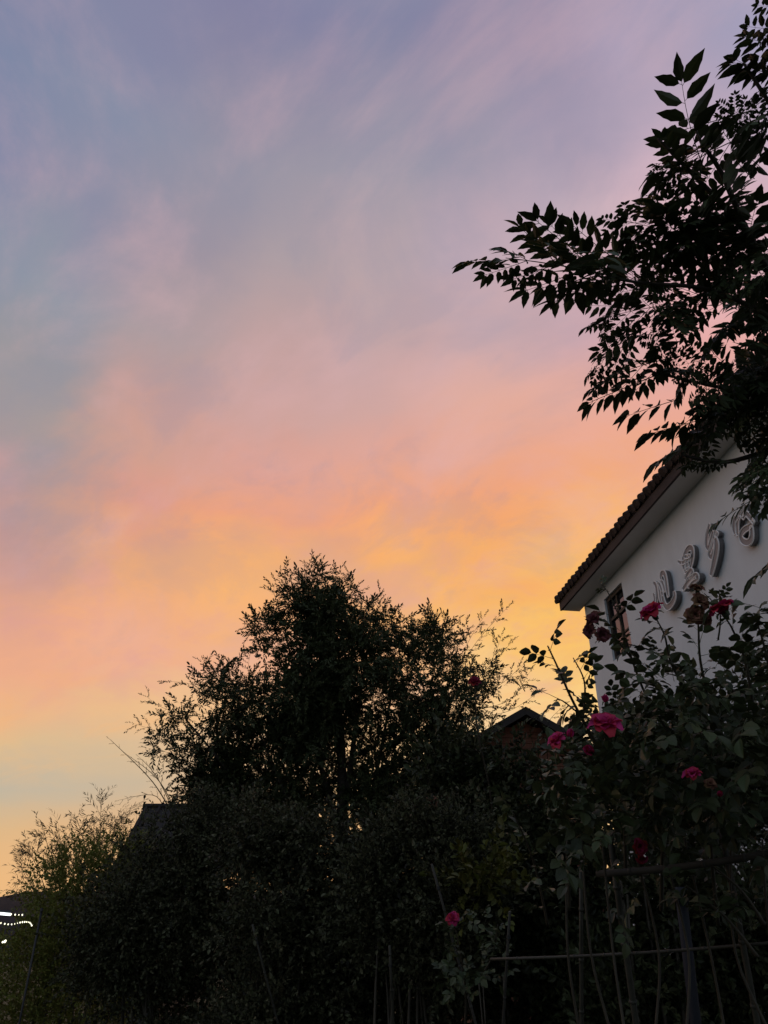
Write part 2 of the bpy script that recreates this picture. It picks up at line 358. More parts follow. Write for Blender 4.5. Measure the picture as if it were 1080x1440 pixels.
# ------------------------------------------------------------------ ground and hill
def ground():
    g = Geo(); n = 72; rings = [0, 4, 9, 16, 30, 60, 120, 300, 900, 2400]
    V = [(0, 0, 0)]; Fc = []
    for r in rings[1:]:
        for k in range(n):
            a = 2*math.pi*k/n; V.append((r*math.cos(a), r*math.sin(a), 0.0 if r > 60 or r < 5 else .06*math.sin(3*a+r)))
    for k in range(n): Fc.append((0, 1+k, 1+(k+1) % n))
    for i in range(len(rings)-2):
        for k in range(n):
            a, b = 1+i*n+k, 1+i*n+(k+1) % n; Fc.append((a, a+n, b+n, b))
    g.add(V, Fc); tag(g.build('ground', M_['soil'], None, True), kind='structure')
ground()
def hill():
    g = Geo(); n = 160; V = []; Fc = []
    for i in range(n+1):
        a = R(-75+150*i/n); h = 22+2.2*math.sin(a*7+1)+1.5*math.sin(a*17)+.5*math.sin(a*61)
        for j, (d, f) in enumerate(((250, -.02), (275, .45), (310, 1.0), (360, .8), (430, -.05))):
            V.append((d*math.sin(a), d*math.cos(a), h*f+(rng.uniform(-.5, .5) if 0 < j < 4 else 0)))
    for i in range(n):
        for j in range(4): k = i*5+j; Fc.append((k, k+1, k+6, k+5))
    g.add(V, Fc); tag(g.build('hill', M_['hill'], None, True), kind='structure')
hill()

# ------------------------------------------------------------------ white house
HA = R(7.8); C0 = Vector((2.95, 10.5, 0)); EAVE = 6.0; WL = 9.0; WD = 7.0
hx = Vector((math.cos(HA), math.sin(HA), 0)); hy = Vector((-math.sin(HA), math.cos(HA), 0))
def on_wall(px, py, off=0.0):
    d = ray(px, py); t = ((C0-CAM).dot(hx)-off)/d.dot(hx); p = CAM+d*t-C0
    return p.dot(hy), p.z
house = thing('white_house', C0, 'white plastered house with brown barrel-tile eave and raised lettering on its side wall', 'house', rz=HA)
q = [on_wall(*p) for p in ((849, 843), (878, 815), (863, 931), (884, 911))]
wy0, wy1 = (q[1][0]+q[3][0])/2, (q[0][0]+q[2][0])/2; wz1 = (q[0][1]+q[1][1])/2; wz0 = (q[2][1]+q[3][1])/2
print('window', [tuple(round(v, 2) for v in a) for a in q])
T = .22
def house_wall():
    g = Geo()
    g.box((0, -WL, -.1), (T, wy0, EAVE)); g.box((0, wy1, -.1), (T, 0, EAVE))
    g.box((0, wy0, -.1), (T, wy1, wz0)); g.box((0, wy0, wz1), (T, wy1, EAVE))
    g.box((T, -.2, -.1), (WD, 0, EAVE)); g.box((T, -WL, -.1), (WD, -WL+.2, EAVE)); g.box((WD-.2, -WL+.2, -.1), (WD, -.2, EAVE))
    hgt = (WD/2)*math.tan(R(26))
    for y in (-.2, -WL):
        g.prism([(0.02, y, EAVE), (WD-.02, y, EAVE), (WD/2, y, EAVE+hgt-.05)], (0, .2, 0))
    g.build('wall', M_['plaster'], house)
house_wall()
OV = .27; SL = math.tan(R(26)); Y0, Y1 = -WL-.3, .19
g = Geo(); g.box((-OV, Y0, EAVE-.045), (-.002, Y1, EAVE)); g.build('soffit', M_['soffit'], house)
g = Geo(); g.box((-OV-.03, Y0, EAVE-.047), (-OV-.001, Y1+.01, EAVE+.07)); g.build('fascia', M_['fascia'], house)
g = Geo(); zr = EAVE+.075
for s in (0, 1):
    e = -OV-.035 if s == 0 else WD+OV+.03; rr = WD/2; zt = zr+(WD/2+OV)*SL
    g.prism([(e, Y0-.02, zr), (rr, Y0-.02, zt), (rr, Y0-.02, zt+.06), (e, Y0-.02, zr+.05)], (0, Y1-Y0+.04, 0))
roof = g.build('roof', M_['tile'], house)
def tiles():
    g = Geo(); n = int((Y1-Y0)/.14); L_ = (WD/2+OV)/math.cos(R(26)); ns = 9
    for i in range(n+1):
        y = Y1-.04-i*.14+rng.uniform(-.006, .006)
        a0 = Vector((-OV-.06+rng.uniform(-.007, .007), y, zr+.04+rng.uniform(-.006, .006))); d = Vector((math.cos(R(26)), 0, math.sin(R(26)))); nrm = Vector((-d.z, 0, d.x))
        for k in range(ns):                                  # overlapping barrel covers up the slope
            l0 = k*L_/ns; l1 = l0+L_/ns+.05; r0, r1 = .053, .044; lift = .012*(rng.random())
            pr = []
            for l, r in ((l0, r0), (l1, r1)):
                for m in range(7):
                    a = math.pi*m/6; pr.append(a0+d*l+Vector((0, 1, 0))*math.cos(a)*r+nrm*(math.sin(a)*r+lift+(.012 if l == l0 else 0)))
            g.add([tuple(v) for v in pr], [(m, m+1, m+8, m+7) for m in range(6)])
        jx = rng.uniform(-.008, .008)                         # round end cap of the lowest tile
        pts = [a0+Vector((-.012+jx, 0, .008+jx)), a0+d*.05+Vector((jx, 0, .022+jx))]
        g.tube(pts, [.054, .054], 12)
        g.tube([a0+Vector((-.012, .07, -.012)), a0+d*.08+Vector((0, .07, -.012))], [.034, .034], 10)
    g.build('roof_tiles', M_['tile'], roof, False)
tiles()
win = Geo(); fw = .05
win.box((.03, wy0, wz0), (.11, wy0+fw, wz1)); win.box((.03, wy1-fw, wz0), (.11, wy1, wz1))
win.box((.03, wy0+fw, wz0), (.11, wy1-fw, wz0+fw)); win.box((.03, wy0+fw, wz1-fw), (.11, wy1-fw, wz1))
zm = wz0+(wz1-wz0)*.62; win.box((.035, wy0+fw, zm), (.105, wy1-fw, zm+.04)); ym = (wy0+wy1)/2; win.box((.04, ym-.018, wz0+fw), (.10, ym+.018, zm)); win.box((.04, ym-.018, zm+.04), (.10, ym+.018, wz1-fw)); zq = wz0+(zm-wz0)*.5; win.box((.045, wy0+fw, zq), (.095, ym-.018, zq+.022)); win.box((.045, ym+.018, zq), (.095, wy1-fw, zq+.022))
wf = win.build('window', M_['frame'], house)
g = Geo(); g.box((.06, wy0+fw, wz0+fw), (.07, wy1-fw, zm)); g.box((.06, wy0+fw, zm+.04), (.07, wy1-fw, wz1-fw)); g.build('pane', M_['glass'], wf)

# raised letters of the sign: every stroke drawn on the wall in wall coordinates
def catmull(pts, n=6):
    out = []; m = len(pts)
    for i in range(m-1):
        p0, p1, p2, p3 = pts[max(0, i-1)], pts[i], pts[i+1], pts[min(m-1, i+2)]
        for k in range(n):
            f = k/n; out.append(tuple(.5*((2*b)+(c-a)*f+(2*a-5*b+4*c-d)*f*f+(d-a+3*b-3*c)*f**3) for a, b, c, d in zip(p0, p1, p2, p3)))
    out.append(pts[-1]); return out
def letter(label, origin, scale, strokes):
    px = [(origin[0]+x/scale, origin[1]+y/scale) for w, st in strokes for x, y in st]
    cy = sum(on_wall(*p)[0] for p in px)/len(px); cz = min(on_wall(*p)[1] for p in px)
    o = thing('sign_letter', C0+hy*cy-hx*.012+Vector((0, 0, cz)), label, 'sign letter', 'raised letters on the white house wall', HA)
    gf, gs, gr = Geo(), Geo(), Geo()
    for si, (w, st) in enumerate(strokes):
        w = w*.86; pts = catmull([on_wall(origin[0]+x/scale, origin[1]+y/scale, .055) for x, y in st], 6)
        pts = [(a-cy, b-cz) for a, b in pts]; n = len(pts); Lf, Rt = [], []; dep = -.042-.0035*si
        for i, (a, b) in enumerate(pts):
            a2, b2 = pts[min(n-1, i+1)]; a1, b1 = pts[max(0, i-1)]; dx, dy = a2-a1, b2-b1; l = math.hypot(dx, dy) or 1
            u = i/(n-1); ww = w/2*min(1, .62+1.6*min(u, 1-u)); nx, ny = -dy/l*ww, dx/l*ww
            Lf.append((a+nx, b+ny)); Rt.append((a-nx, b-ny))
        ring = Lf+Rt[::-1]; k = len(ring)
        Vf = [(dep, a, b) for a, b in ring]
        gf.add(Vf, [(i, i+1, k-2-i, k-1-i) for i in range(n-1)])
        Vs = [(dep, a, b) for a, b in ring]+[(-.0, a, b) for a, b in ring]
        gs.add(Vs, [(i, (i+1) % k, (i+1) % k+k, i+k) for i in range(k)])
        gr.tube([(dep-.002, a, b) for a, b in ring+ring[:1]], .008, 5, False)
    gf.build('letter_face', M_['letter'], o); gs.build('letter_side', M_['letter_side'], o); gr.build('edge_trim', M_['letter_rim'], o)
letter('lowest letter of the wall sign, ending in an upturned hook above a pink rose', (910, 790), 13.5, [
    (.07, [(125, 400), (165, 440), (190, 560), (195, 680), (165, 830)]), (.07, [(215, 390), (245, 520), (265, 680), (300, 850)]),
    (.06, [(140, 600), (160, 700), (150, 800)]), (.075, [(285, 345), (280, 270), (310, 215), (350, 235), (375, 340), (395, 480), (410, 590), (425, 670)]),
    (.06, [(300, 360), (340, 460), (365, 570)]), (.06, [(255, 400), (300, 520), (330, 640)]),
    (.085, [(315, 560), (335, 690), (365, 810), (415, 865), (480, 830), (535, 740), (560, 650), (550, 565)])])
letter('second letter from the bottom of the wall sign, a looped head over a slanting foot', (950, 730), 13.5, [
    (.075, [(190, 1000), (150, 880), (165, 740), (215, 600), (270, 545), (320, 570), (330, 690), (310, 830), (280, 940)]),
    (.05, [(55, 795), (110, 830), (180, 815), (290, 760)]), (.06, [(180, 1000), (220, 985), (280, 930)]), (.06, [(255, 700), (240, 830), (240, 980)]),
    (.05, [(190, 715), (250, 715), (310, 690)]), (.055, [(215, 1160), (250, 1070), (320, 975), (350, 1000), (335, 1070), (290, 1120)]),
    (.075, [(175, 1350), (250, 1240), (350, 1120), (430, 1075), (450, 1120), (370, 1190), (270, 1290)])])
letter('third wall sign letter from the bottom, folded strokes with a long downward tail', (950, 730), 13.5, [
    (.075, [(655, 90), (620, 240), (595, 400), (600, 520), (640, 540), (680, 400), (715, 220)]),
    (.07, [(775, 220), (730, 400), (680, 580), (655, 680), (700, 710), (740, 560)]), (.06, [(810, 240), (790, 300), (760, 330)]),
    (.095, [(775, 365), (800, 480), (790, 640), (750, 830), (690, 1080)])])
letter('topmost letter of the wall sign, partly behind leaves, closed loop at its foot', (1010, 690), 15.43, [
    (.075, [(450, 540), (360, 660), (345, 800), (375, 950)]), (.07, [(570, 390), (450, 600), (420, 800), (440, 980)]),
    (.075, [(790, 660), (700, 780), (580, 860), (510, 980), (550, 1090), (660, 1130), (735, 1040), (745, 880), (735, 760)]),
    (.06, [(560, 620), (620, 500), (700, 560), (800, 700)]), (.06, [(640, 300), (600, 450), (520, 560)])])

# ------------------------------------------------------------------ timber house behind the roses, shed on the left
def timber_house():
    t = 20; a = P(737, 997, t); o = thing('timber_house', (a.x, a.y, 0), 'red-brown timber house with a dark low gable roof, seen between tree and roses', 'house', rz=R(4))
    hw = 2.1; zt = a.z; sl = .56; g = Geo(); zw = zt-hw*sl
    g.box((-hw+.35, .35, -.1), (hw-.35, 5, zw)); g.prism([(-hw+.35, .35, zw), (hw-.35, .35, zw), (0, .35, zt-.22)], (0, 4.65, 0)); w = g.build('wall', M_['timber'], o)
    g = Geo(); z = .1
    while z < zt-.4:                                        # lapped boards on the gable wall
        ww = hw-.35 if z < zw else (zt-.22-z)/((zt-.22-zw)/(hw-.35))-.05
        if ww > .1: g.prism([(-ww, .345, z), (-ww, .32, z), (-ww, .335, z+.13), (-ww, .345, z+.13)], (2*ww, 0, 0))
        z += .14
    g.build('boards', M_['timber'], w)
    g = Geo()
    for s in (-1, 1):
        g.prism([(0, -.15, zt), (s*(hw+.25), -.15, zt-(hw+.25)*sl), (s*(hw+.25), -.15, zt-(hw+.25)*sl-.14), (0, -.15, zt-.14)], (0, 5.4, 0))
    g.build('roof', M_['oldroof'], o)
    g = Geo()
    for s in (-1, 1):
        g.prism([(s*.002, -.19, zt+.012), (s*(hw+.29), -.19, zt-(hw+.29)*sl+.012), (s*(hw+.29), -.19, zt-(hw+.29)*sl-.2), (s*.002, -.19, zt-.19)], (0, .035, 0))
    g.build('bargeboard', M_['oldroof'], o)
timber_house()
def shed():
    t = 14; a = P(203, 1134, t); o = thing('shed', (a.x+2.2, a.y, 0), 'low dark shed with a straight roof ridge behind the left hedge', 'shed')
    zt = a.z; L0 = -2.2; L1 = -.9; g = Geo(); d = 1.7; dz = 1.5
    for s in (-1, 1):
        g.prism([(L0, 0, zt), (L0, s*d, zt-dz), (L0, s*d, zt-dz-.1), (L0, 0, zt-.1)], (L1-L0, 0, 0))
    rf = g.build('roof', M_['oldroof'], o)
    g = Geo()
    for k in range(6):
        x = L0+.05+k*(L1-L0-.1)/5
        g.tube([(x, 0, zt+.01), (x, -d, zt-dz+.01)], .028, 6)
    g.tube([(L0-.02, 0, zt+.0), (L1+.02, 0, zt+.0)], .05, 8); g.build('roof_ribs', M_['oldroof'], rf)
    g = Geo(); g.box((L0+.25, -d+.25, -.1), (L1-.25, d-.25, zt-dz-.05)); g.prism([(L0+.25, -d+.25, zt-dz-.05), (L0+.25, d-.25, zt-dz-.05), (L0+.25, 0, zt-.2)], (L1-L0-.5, 0, 0)); g.build('wall', M_['grey_wall'], o)
shed()

# ------------------------------------------------------------------ foliage prototypes
L_fine = leaf_proto(1, .36, 3, .1, .15, 0, .45)
L_oval = leaf_proto(1, .58, 4, .16, .2, 0, .45)
L_berry = leaf_proto(1, .40, 7, .12, .22, .07, .40, 1.0)
L_rose = leaf_proto(1, .66, 6, .16, .22, .05, .47, .85)
L_bam = leaf_proto(1, .13, 3, .08, .3, 0, .35)
fine = [spray_proto(L_fine, .34, n, .075, 45, .55, .0022) for n in (16, 20, 18, 22)]
fine_long = [spray_proto(L_fine, .42, n, .07, 42, .4, .002) for n in (17, 21)]
oval = [spray_proto(L_oval, .26, n, .048, 55, .6, .0022) for n in (11, 13, 15)]
tiny = [spray_proto(L_oval, .20, n, .030, 55, .7, .0016) for n in (13, 16, 18)]
bamb = [spray_proto(L_bam, .26, n, .12, 40, .6, .0015, .3) for n in (7, 9, 6)]

# ------------------------------------------------------------------ chinaberry tree on the right
def pinnate(pairs, leafl, term=True):
    g = Geo(); pts = [(.03*math.sin(u*3), u, -.10*u*u) for u in np.linspace(0, 1, 8)]
    g.tube(pts, [.008*(1-.6*i/7) for i in range(8)], 4, False)
    for k in range(pairs):
        u = .2+.76*k/max(1, pairs-1) if pairs > 1 else .6
        p = np.array((.03*math.sin(u*3), u, -.10*u*u)); sz = leafl*(.72+.5*math.sin(math.pi*min(1, .25+.62*k/pairs)))
        for s in (-1, 1):
            a = R(62-14*k/pairs)*rng.uniform(.85, 1.15); d = np.array((s*math.sin(a), math.cos(a), rng.uniform(-.32, .02)))
            q_ = p+np.array((0, rng.uniform(-.025, .025), 0)); e = q_+d/np.linalg.norm(d)*.035
            g.tube([q_, e], .0035, 3, False)
            g.inst(L_berry, basis([d], jitter=.55)*sz*rng.uniform(.8, 1.15), e[None])
    g.inst(L_berry, basis([np.array((.02, 1, -.2))], jitter=.4)*leafl*1.02, np.array([pts[-1]]))
    return g.proto()
pinn = [pinnate(n, l) for n, l in ((5, .33), (5, .35), (6, .30), (5, .34))]
pinq = [pinnate(n, l) for n, l in ((7, .24), (6, .26), (8, .22))]
def bipinnate(pairs, pl):
    g = Geo(); pts = [(.03*math.sin(u*2.5), u, -.14*u*u) for u in np.linspace(0, 1, 9)]
    g.tube(pts, [.0075*(1-.65*i/8) for i in range(9)], 4, False)
    for k in range(pairs):
        u = .22+.62*k/max(1, pairs-1); p = np.array((.03*math.sin(u*2.5), u, -.14*u*u)); sz = pl*(1.05-.42*k/pairs)
        for s in (-1, 1):
            a = R(58-10*k/pairs)*rng.uniform(.85, 1.15); d = np.array((s*math.sin(a), math.cos(a), rng.uniform(-.35, 0)))
            g.inst(pinn[rng.integers(0, 4)], basis([d], jitter=.45)*sz*rng.uniform(.85, 1.1), p[None])
    g.inst(pinn[rng.integers(0, 4)], basis([np.array((0, 1, -.3))], jitter=.3)*pl*.85, np.array([pts[-2]]))
    return g.proto()
bip = [bipinnate(n, l) for n, l in ((4, .50), (3, .54), (4, .48))]
def chinaberry():
    base = (3.0, 3.1, 0)
    o = wthing('chinaberry_tree', base, 'leafy tree with toothed pinnate leaves reaching in from the right over the eave', 'tree')
    lo = Vector(base); T0 = [lo+Vector((0, 0, -.1)), lo+Vector((.03, .02, .8)), lo+Vector((-.02, .05, 1.6)), lo+Vector((-.08, 0, 2.3))]
    g = Geo(); g.tube(T0, [.15, .115, .1, .085], 12); g.build('trunk', M_['bark'], o, True)
    fork = T0[-1]
    def limb(pts, r0, name='branch'):
        pts = [p if isinstance(p, Vector) else P(*p) for p in pts]; cc = [Vector(c) for c in catmull([tuple(p) for p in pts], 6)]
        gg = Geo(); m = len(cc); gg.tube(cc, [r0*(1-.8*i/(m-1)) for i in range(m)], 7); gg.build(name, M_['bark'], o, True)
    limb([fork, (1180, 470, 3.2), (1080, 379, 3.1), (1047, 322, 3.05), (986, 257, 3.0), (925, 195, 2.95)], .026)
    limb([(1052, 332, 3.06), (1015, 244, 3.0), (986, 200, 2.98), (975, 170, 2.98)], .013)
    limb([fork, (1200, 520, 3.2), (1090, 450, 3.2), (1000, 408, 3.1), (905, 398, 3.0), (840, 388, 3.0)], .018)
    limb([fork, (1190, 600, 3.4), (1080, 560, 3.5), (990, 540, 3.5), (905, 520, 3.4)], .02)
    limb([fork, (1190, 660, 3.4), (1110, 630, 3.5), (1020, 650, 3.4), (960, 640, 3.3)], .024)
    limb([fork, (1230, 420, 3.0), (1150, 260, 2.9), (1085, 150, 2.8), (1045, 88, 2.78)], .02)
    limb([fork, (1260, 600, 2.9), (1180, 700, 2.8), (1110, 740, 2.8)], .02)
    g = Geo()
    def put(b, e, kind, jit=.35, sc=1.0):
        p0, p1 = P(*b), P(*e); d = p1-p0; pr = {'b': bip, 'p': pinn, 'q': pinq}[kind][rng.integers(0, 3)]; sc = .76 if kind == 'b' else .82
        g.inst(pr, basis([tuple(d)], jitter=jit)*d.length*sc, np.array([tuple(p0)]))
    # sprays that make the outline against the sky
    for b, e, k in (((900, 398, 3.0), (660, 318, 2.95), 'b'), ((860, 385, 3.0), (735, 292, 3.0), 'q'), ((905, 392, 3.0), (790, 298, 3.05), 'q'), ((800, 380, 2.97), (722, 300, 2.97), 'q'), ((770, 372, 2.96), (722, 400, 2.95), 'q'), ((830, 385, 3.0), (765, 412, 2.97), 'q'), ((880, 395, 3.0), (815, 415, 3.0), 'q'), ((840, 385, 3.0), (765, 300, 3.0), 'q'),
                    ((850, 385, 3.0), (738, 402, 2.95), 'q'), ((890, 400, 3.0), (775, 405, 3.0), 'q'), ((988, 232, 2.96), (952, 92, 2.9), 'p'), ((985, 212, 2.98), (893, 248, 2.9), 'p'),
                    ((975, 250, 3.0), (925, 178, 2.95), 'p'), ((990, 262, 3.0), (920, 212, 2.9), 'b'), ((960, 330, 3.0), (850, 292, 3.0), 'b'), ((1090, 108, 2.8), (1022, 72, 2.75), 'p'), ((1095, 100, 2.8), (1030, 95, 2.8), 'p'),
                    ((1090, 130, 2.8), (1010, 175, 2.8), 'b'), ((1075, 180, 2.9), (1012, 140, 2.9), 'b'), ((1100, 40, 2.8), (1040, 35, 2.8), 'p'), ((1100, 10, 2.8), (1058, 5, 2.8), 'p'), ((1100, 70, 2.8), (1040, 42, 2.78), 'p'), ((1105, 95, 2.8), (1015, 78, 2.76), 'p'), ((1100, 30, 2.78), (1060, 62, 2.78), 'p'), ((1095, 110, 2.8), (1048, 92, 2.78), 'p'),
                    ((930, 525, 3.4), (800, 565, 3.35), 'q'), ((960, 500, 3.4), (820, 520, 3.35), 'b'), ((960, 560, 3.4), (862, 582, 3.4), 'p'), ((990, 590, 3.4), (892, 606, 3.35), 'p'), ((985, 615, 3.4), (902, 652, 3.3), 'p'),
                    ((935, 430, 3.2), (818, 438, 3.2), 'b'), ((920, 470, 3.2), (845, 470, 3.2), 'q'), ((1040, 650, 3.3), (955, 640, 3.3), 'b'), ((1085, 688, 2.8), (985, 735, 2.75), 'q'), ((1110, 650, 2.8), (1020, 668, 2.75), 'b'),
                    ((1120, 765, 2.8), (1038, 818, 2.75), 'p'), ((1125, 690, 2.8), (1052, 712, 2.8), 'p'), ((1115, 690, 2.8), (1040, 690, 2.8), 'q'), ((1010, 560, 3.4), (930, 610, 3.35), 'p'), ((1100, 640, 2.9), (1045, 665, 2.85), 'p')):
        put(b, e, k)
    blobs = [(1065, 160, 2.9, 45), (1010, 190, 3.0, 32), (1045, 250, 3.0, 70), (985, 300, 3.0, 45), (930, 340, 3.05, 42), (875, 350, 3.05, 28), (900, 395, 3.1, 45), (1000, 380, 3.2, 90, 1.2),
             (905, 455, 3.3, 45), (1000, 480, 3.3, 95, 1.4), (1070, 540, 3.4, 90, 1.4), (955, 530, 3.4, 50), (1050, 600, 3.4, 55, 1.3), (985, 580, 3.4, 38), (1085, 400, 3.1, 90, 1.2), (1090, 300, 3.0, 70), (1060, 640, 3.4, 38), (1090, 480, 3.6, 90), (860, 425, 3.2, 30), (1085, 650, 3.0, 26), (1050, 575, 3.3, 45, 1.6), (1000, 598, 3.35, 28, 1.4), (1080, 600, 3.3, 40, 1.5), (1030, 540, 3.4, 50, 1.3), (1075, 560, 3.5, 50, 1.5), (1140, 560, 3.3, 90, .6), (1150, 350, 3.1, 90, .6)]
    Pn, Nn = blob_points([(*q_[:4], (q_[4] if len(q_) > 4 else 1)*(.45 if q_[1] < 320 else 1.05)) for q_ in blobs], 4.3)
    D = Nn*.45+np.array([-.75, -.15, -.38])+unit(len(Pn))*.45
    M = basis(D, jitter=.8); ln = rng.uniform(.24, .40, len(Pn)); kk = rng.integers(0, 7, len(Pn))
    for i, pr in enumerate(bip+pinn):
        s_ = kk == i
        sc = ln[s_]*(1.0 if i < 3 else .66)*np.where(Pn[s_][:, 2] > 3.95, 1.15, .78)
        g.inst(pr, M[s_]*sc[:, None, None], Pn[s_]-np.einsum('kij,j->ki', M[s_], np.array([0, .45, 0]))*sc[:, None])
    g.build('foliage', M_['berry_leaf'], o)
chinaberry()

# ------------------------------------------------------------------ the round tree in the middle
TB = [(440, 845, 9.5, 42), (441, 812, 9.5, 17), (410, 835, 9.5, 22), (478, 838, 9.5, 26), (480, 885, 9.5, 58, 1.2), (400, 895, 9.4, 42), (378, 872, 9.5, 20), (515, 872, 9.6, 34), (556, 920, 9.5, 46), (598, 905, 9.5, 34), (615, 890, 9.5, 18), (430, 960, 9.5, 80, 1.3), (520, 980, 9.5, 90, 1.3),
      (600, 975, 9.4, 62), (650, 960, 9.5, 34, .7), (686, 955, 9.5, 26, .5), (350, 990, 9.4, 46), (300, 980, 9.3, 30, .8), (322, 955, 9.4, 24, .7), (300, 1045, 9.4, 48), (255, 1000, 9.3, 22, .6), (228, 1040, 9.3, 26, .6), (278, 1085, 9.4, 32), (350, 1080, 9.5, 62),
      (440, 1080, 9.6, 72, .9), (540, 1075, 9.5, 70, .9), (620, 1045, 9.5, 56), (670, 1000, 9.5, 28, .7), (655, 1060, 9.4, 40), (400, 1140, 9.6, 50, .9), (310, 1130, 9.5, 48), (500, 1140, 9.6, 50, .7), (580, 1135, 9.5, 52),
      (470, 1010, 9.6, 74, 1.4), (380, 1050, 9.6, 64, 1.2), (318, 1105, 9.5, 45, 1.4), (560, 1110, 9.6, 60, 1.2), (630, 1090, 9.5, 50, 1.5), (470, 1130, 9.7, 60, 1.0), (400, 1180, 9.6, 60, 1.4), (540, 1180, 9.6, 55, 1.2), (312, 1160, 9.6, 50, 1.6)]
TB = clumps(TB, 7, .40, 1.0, .78)
def sh(pts, n=9, size=.6, r=.004, frm=.2, ang=.75): return dict(pts=pts, n=n, size=size, r=r, ang=ang, **{'from': frm})
TS = [sh([(640, 1000, 9.5), (690, 930, 9.4), (705, 895, 9.3)], 12, .6), sh([(650, 990, 9.5), (700, 965, 9.4), (735, 935, 9.3)], 12, .6), sh([(660, 1010, 9.5), (715, 1000, 9.4), (755, 975, 9.3)], 12, .55), sh([(630, 960, 9.5), (660, 900, 9.4), (680, 868, 9.3)], 11, .6), sh([(610, 950, 9.5), (645, 905, 9.4), (655, 880, 9.3)], 10, .6), sh([(630, 980, 9.5), (665, 910, 9.4), (710, 858, 9.3)], 14, .65), sh([(640, 985, 9.5), (690, 935, 9.4), (718, 905, 9.4)], 9, .5), sh([(660, 985, 9.5), (710, 950, 9.4), (752, 968, 9.4)], 12, .55), sh([(660, 1000, 9.5), (715, 985, 9.4), (745, 945, 9.4)], 9, .5),
      sh([(320, 1000, 9.3), (275, 965, 9.3), (236, 958, 9.3)], 8, .5), sh([(300, 1010, 9.3), (240, 1000, 9.3), (206, 980, 9.3)], 10, .55), sh([(280, 1050, 9.3), (225, 1030, 9.3), (190, 1018, 9.3)], 10, .55), sh([(280, 1070, 9.3), (235, 1058, 9.3), (208, 1052, 9.3)], 8, .45),
      sh([(430, 860, 9.5), (440, 815, 9.5), (441, 788, 9.5)], 10, .55), sh([(400, 880, 9.5), (385, 830, 9.5), (398, 800, 9.5)], 8, .5), sh([(410, 900, 9.5), (370, 880, 9.5), (348, 882, 9.5)], 8, .5), sh([(500, 870, 9.5), (498, 830, 9.5), (490, 806, 9.5)], 8, .5),
      sh([(520, 880, 9.5), (535, 850, 9.5), (534, 830, 9.5)], 7, .5), sh([(600, 930, 9.5), (612, 890, 9.5), (606, 862, 9.5)], 8, .5), sh([(610, 940, 9.5), (640, 900, 9.5), (632, 872, 9.5)], 7, .45), sh([(330, 980, 9.4), (300, 945, 9.4), (285, 932, 9.4)], 8, .5), sh([(360, 980, 9.4), (350, 940, 9.4), (352, 920, 9.4)], 7, .5)]
def middle_tree():
    c = P(490, 1200, 9.6); base = (c.x, c.y, 0)
    o = bush('broadleaf_tree', base, TB, fine, M_['tree_leaf'], M_['bark'], 'tall dark round tree with fine pointed leaves rising behind the hedge', 'tree', 265, stems=0, up=.25, out=.7, rnd=.8, scale=(.38, .80), shoots=TS, crown='crown')
    b = Vector(base); g = Geo(); tr = [b+Vector((0, 0, -.1)), b+Vector((.05, 0, 1)), b+Vector((-.05, .05, 2)), P(480, 1050, 9.55), P(470, 930, 9.5)]
    cc = [Vector(v) for v in catmull([tuple(v) for v in tr], 6)]; g.tube(cc, [.14*(1-.85*i/(len(cc)-1)) for i in range(len(cc))], 10); g.build('trunk', M_['bark'], o, True)
    for e, k in (((560, 930, 9.5), 10), ((620, 990, 9.5), 9), ((660, 975, 9.5), 8), ((350, 1000, 9.4), 10), ((280, 1060, 9.4), 9), ((400, 890, 9.5), 14), ((440, 840, 9.5), 17), ((260, 1010, 9.3), 11), ((540, 1060, 9.4), 9), ((520, 890, 9.5), 15)):
        s = cc[k]; f = P(*e); md = s.lerp(f, .5)+Vector((0, 0, .12)); gg = Geo()
        gg.tube([(1-u)**2*s+2*u*(1-u)*md+u*u*f for u in np.linspace(0, 1, 9)], [.045*(1-.8*u) for u in np.linspace(0, 1, 9)], 6); gg.build('branch', M_['bark'], o, True)
middle_tree()

# ------------------------------------------------------------------ hedge bushes along the lower edge
def base_of(px, t): c = P(px, 1344, t); return (c.x, c.y, 0)
bush('hedge_shrub', base_of(270, 6.6), clumps([(195, 1235, 6.6, 42), (262, 1190, 6.6, 52), (320, 1185, 6.7, 55), (285, 1160, 6.7, 35), (230, 1290, 6.5, 75), (320, 1290, 6.6, 80), (200, 1370, 6.4, 80), (300, 1390, 6.5, 90), (150, 1300, 6.5, 55), (270, 1480, 6.4, 90)], 7, .45, 1.0, .8),
     tiny, M_['hedge_leaf'], M_['cane'], 'dense dark hedge shrub with tiny leaves in front of the shed', 'shrub', 240, 'shrubs of the hedge row', 8, up=.2, rnd=.9,
     shoots=[sh([(250, 1160, 6.6), (215, 1100, 6.6), (155, 1040, 6.6)], 11, .32, .007, .3), sh([(260, 1170, 6.6), (225, 1100, 6.6), (180, 1062, 6.6)], 9, .32, .006, .3), sh([(240, 1170, 6.6), (220, 1120, 6.6), (168, 1125, 6.6)], 9, .3, .005, .4), sh([(255, 1165, 6.6), (222, 1095, 6.6), (196, 1065, 6.6)], 8, .3, .005, .4)])
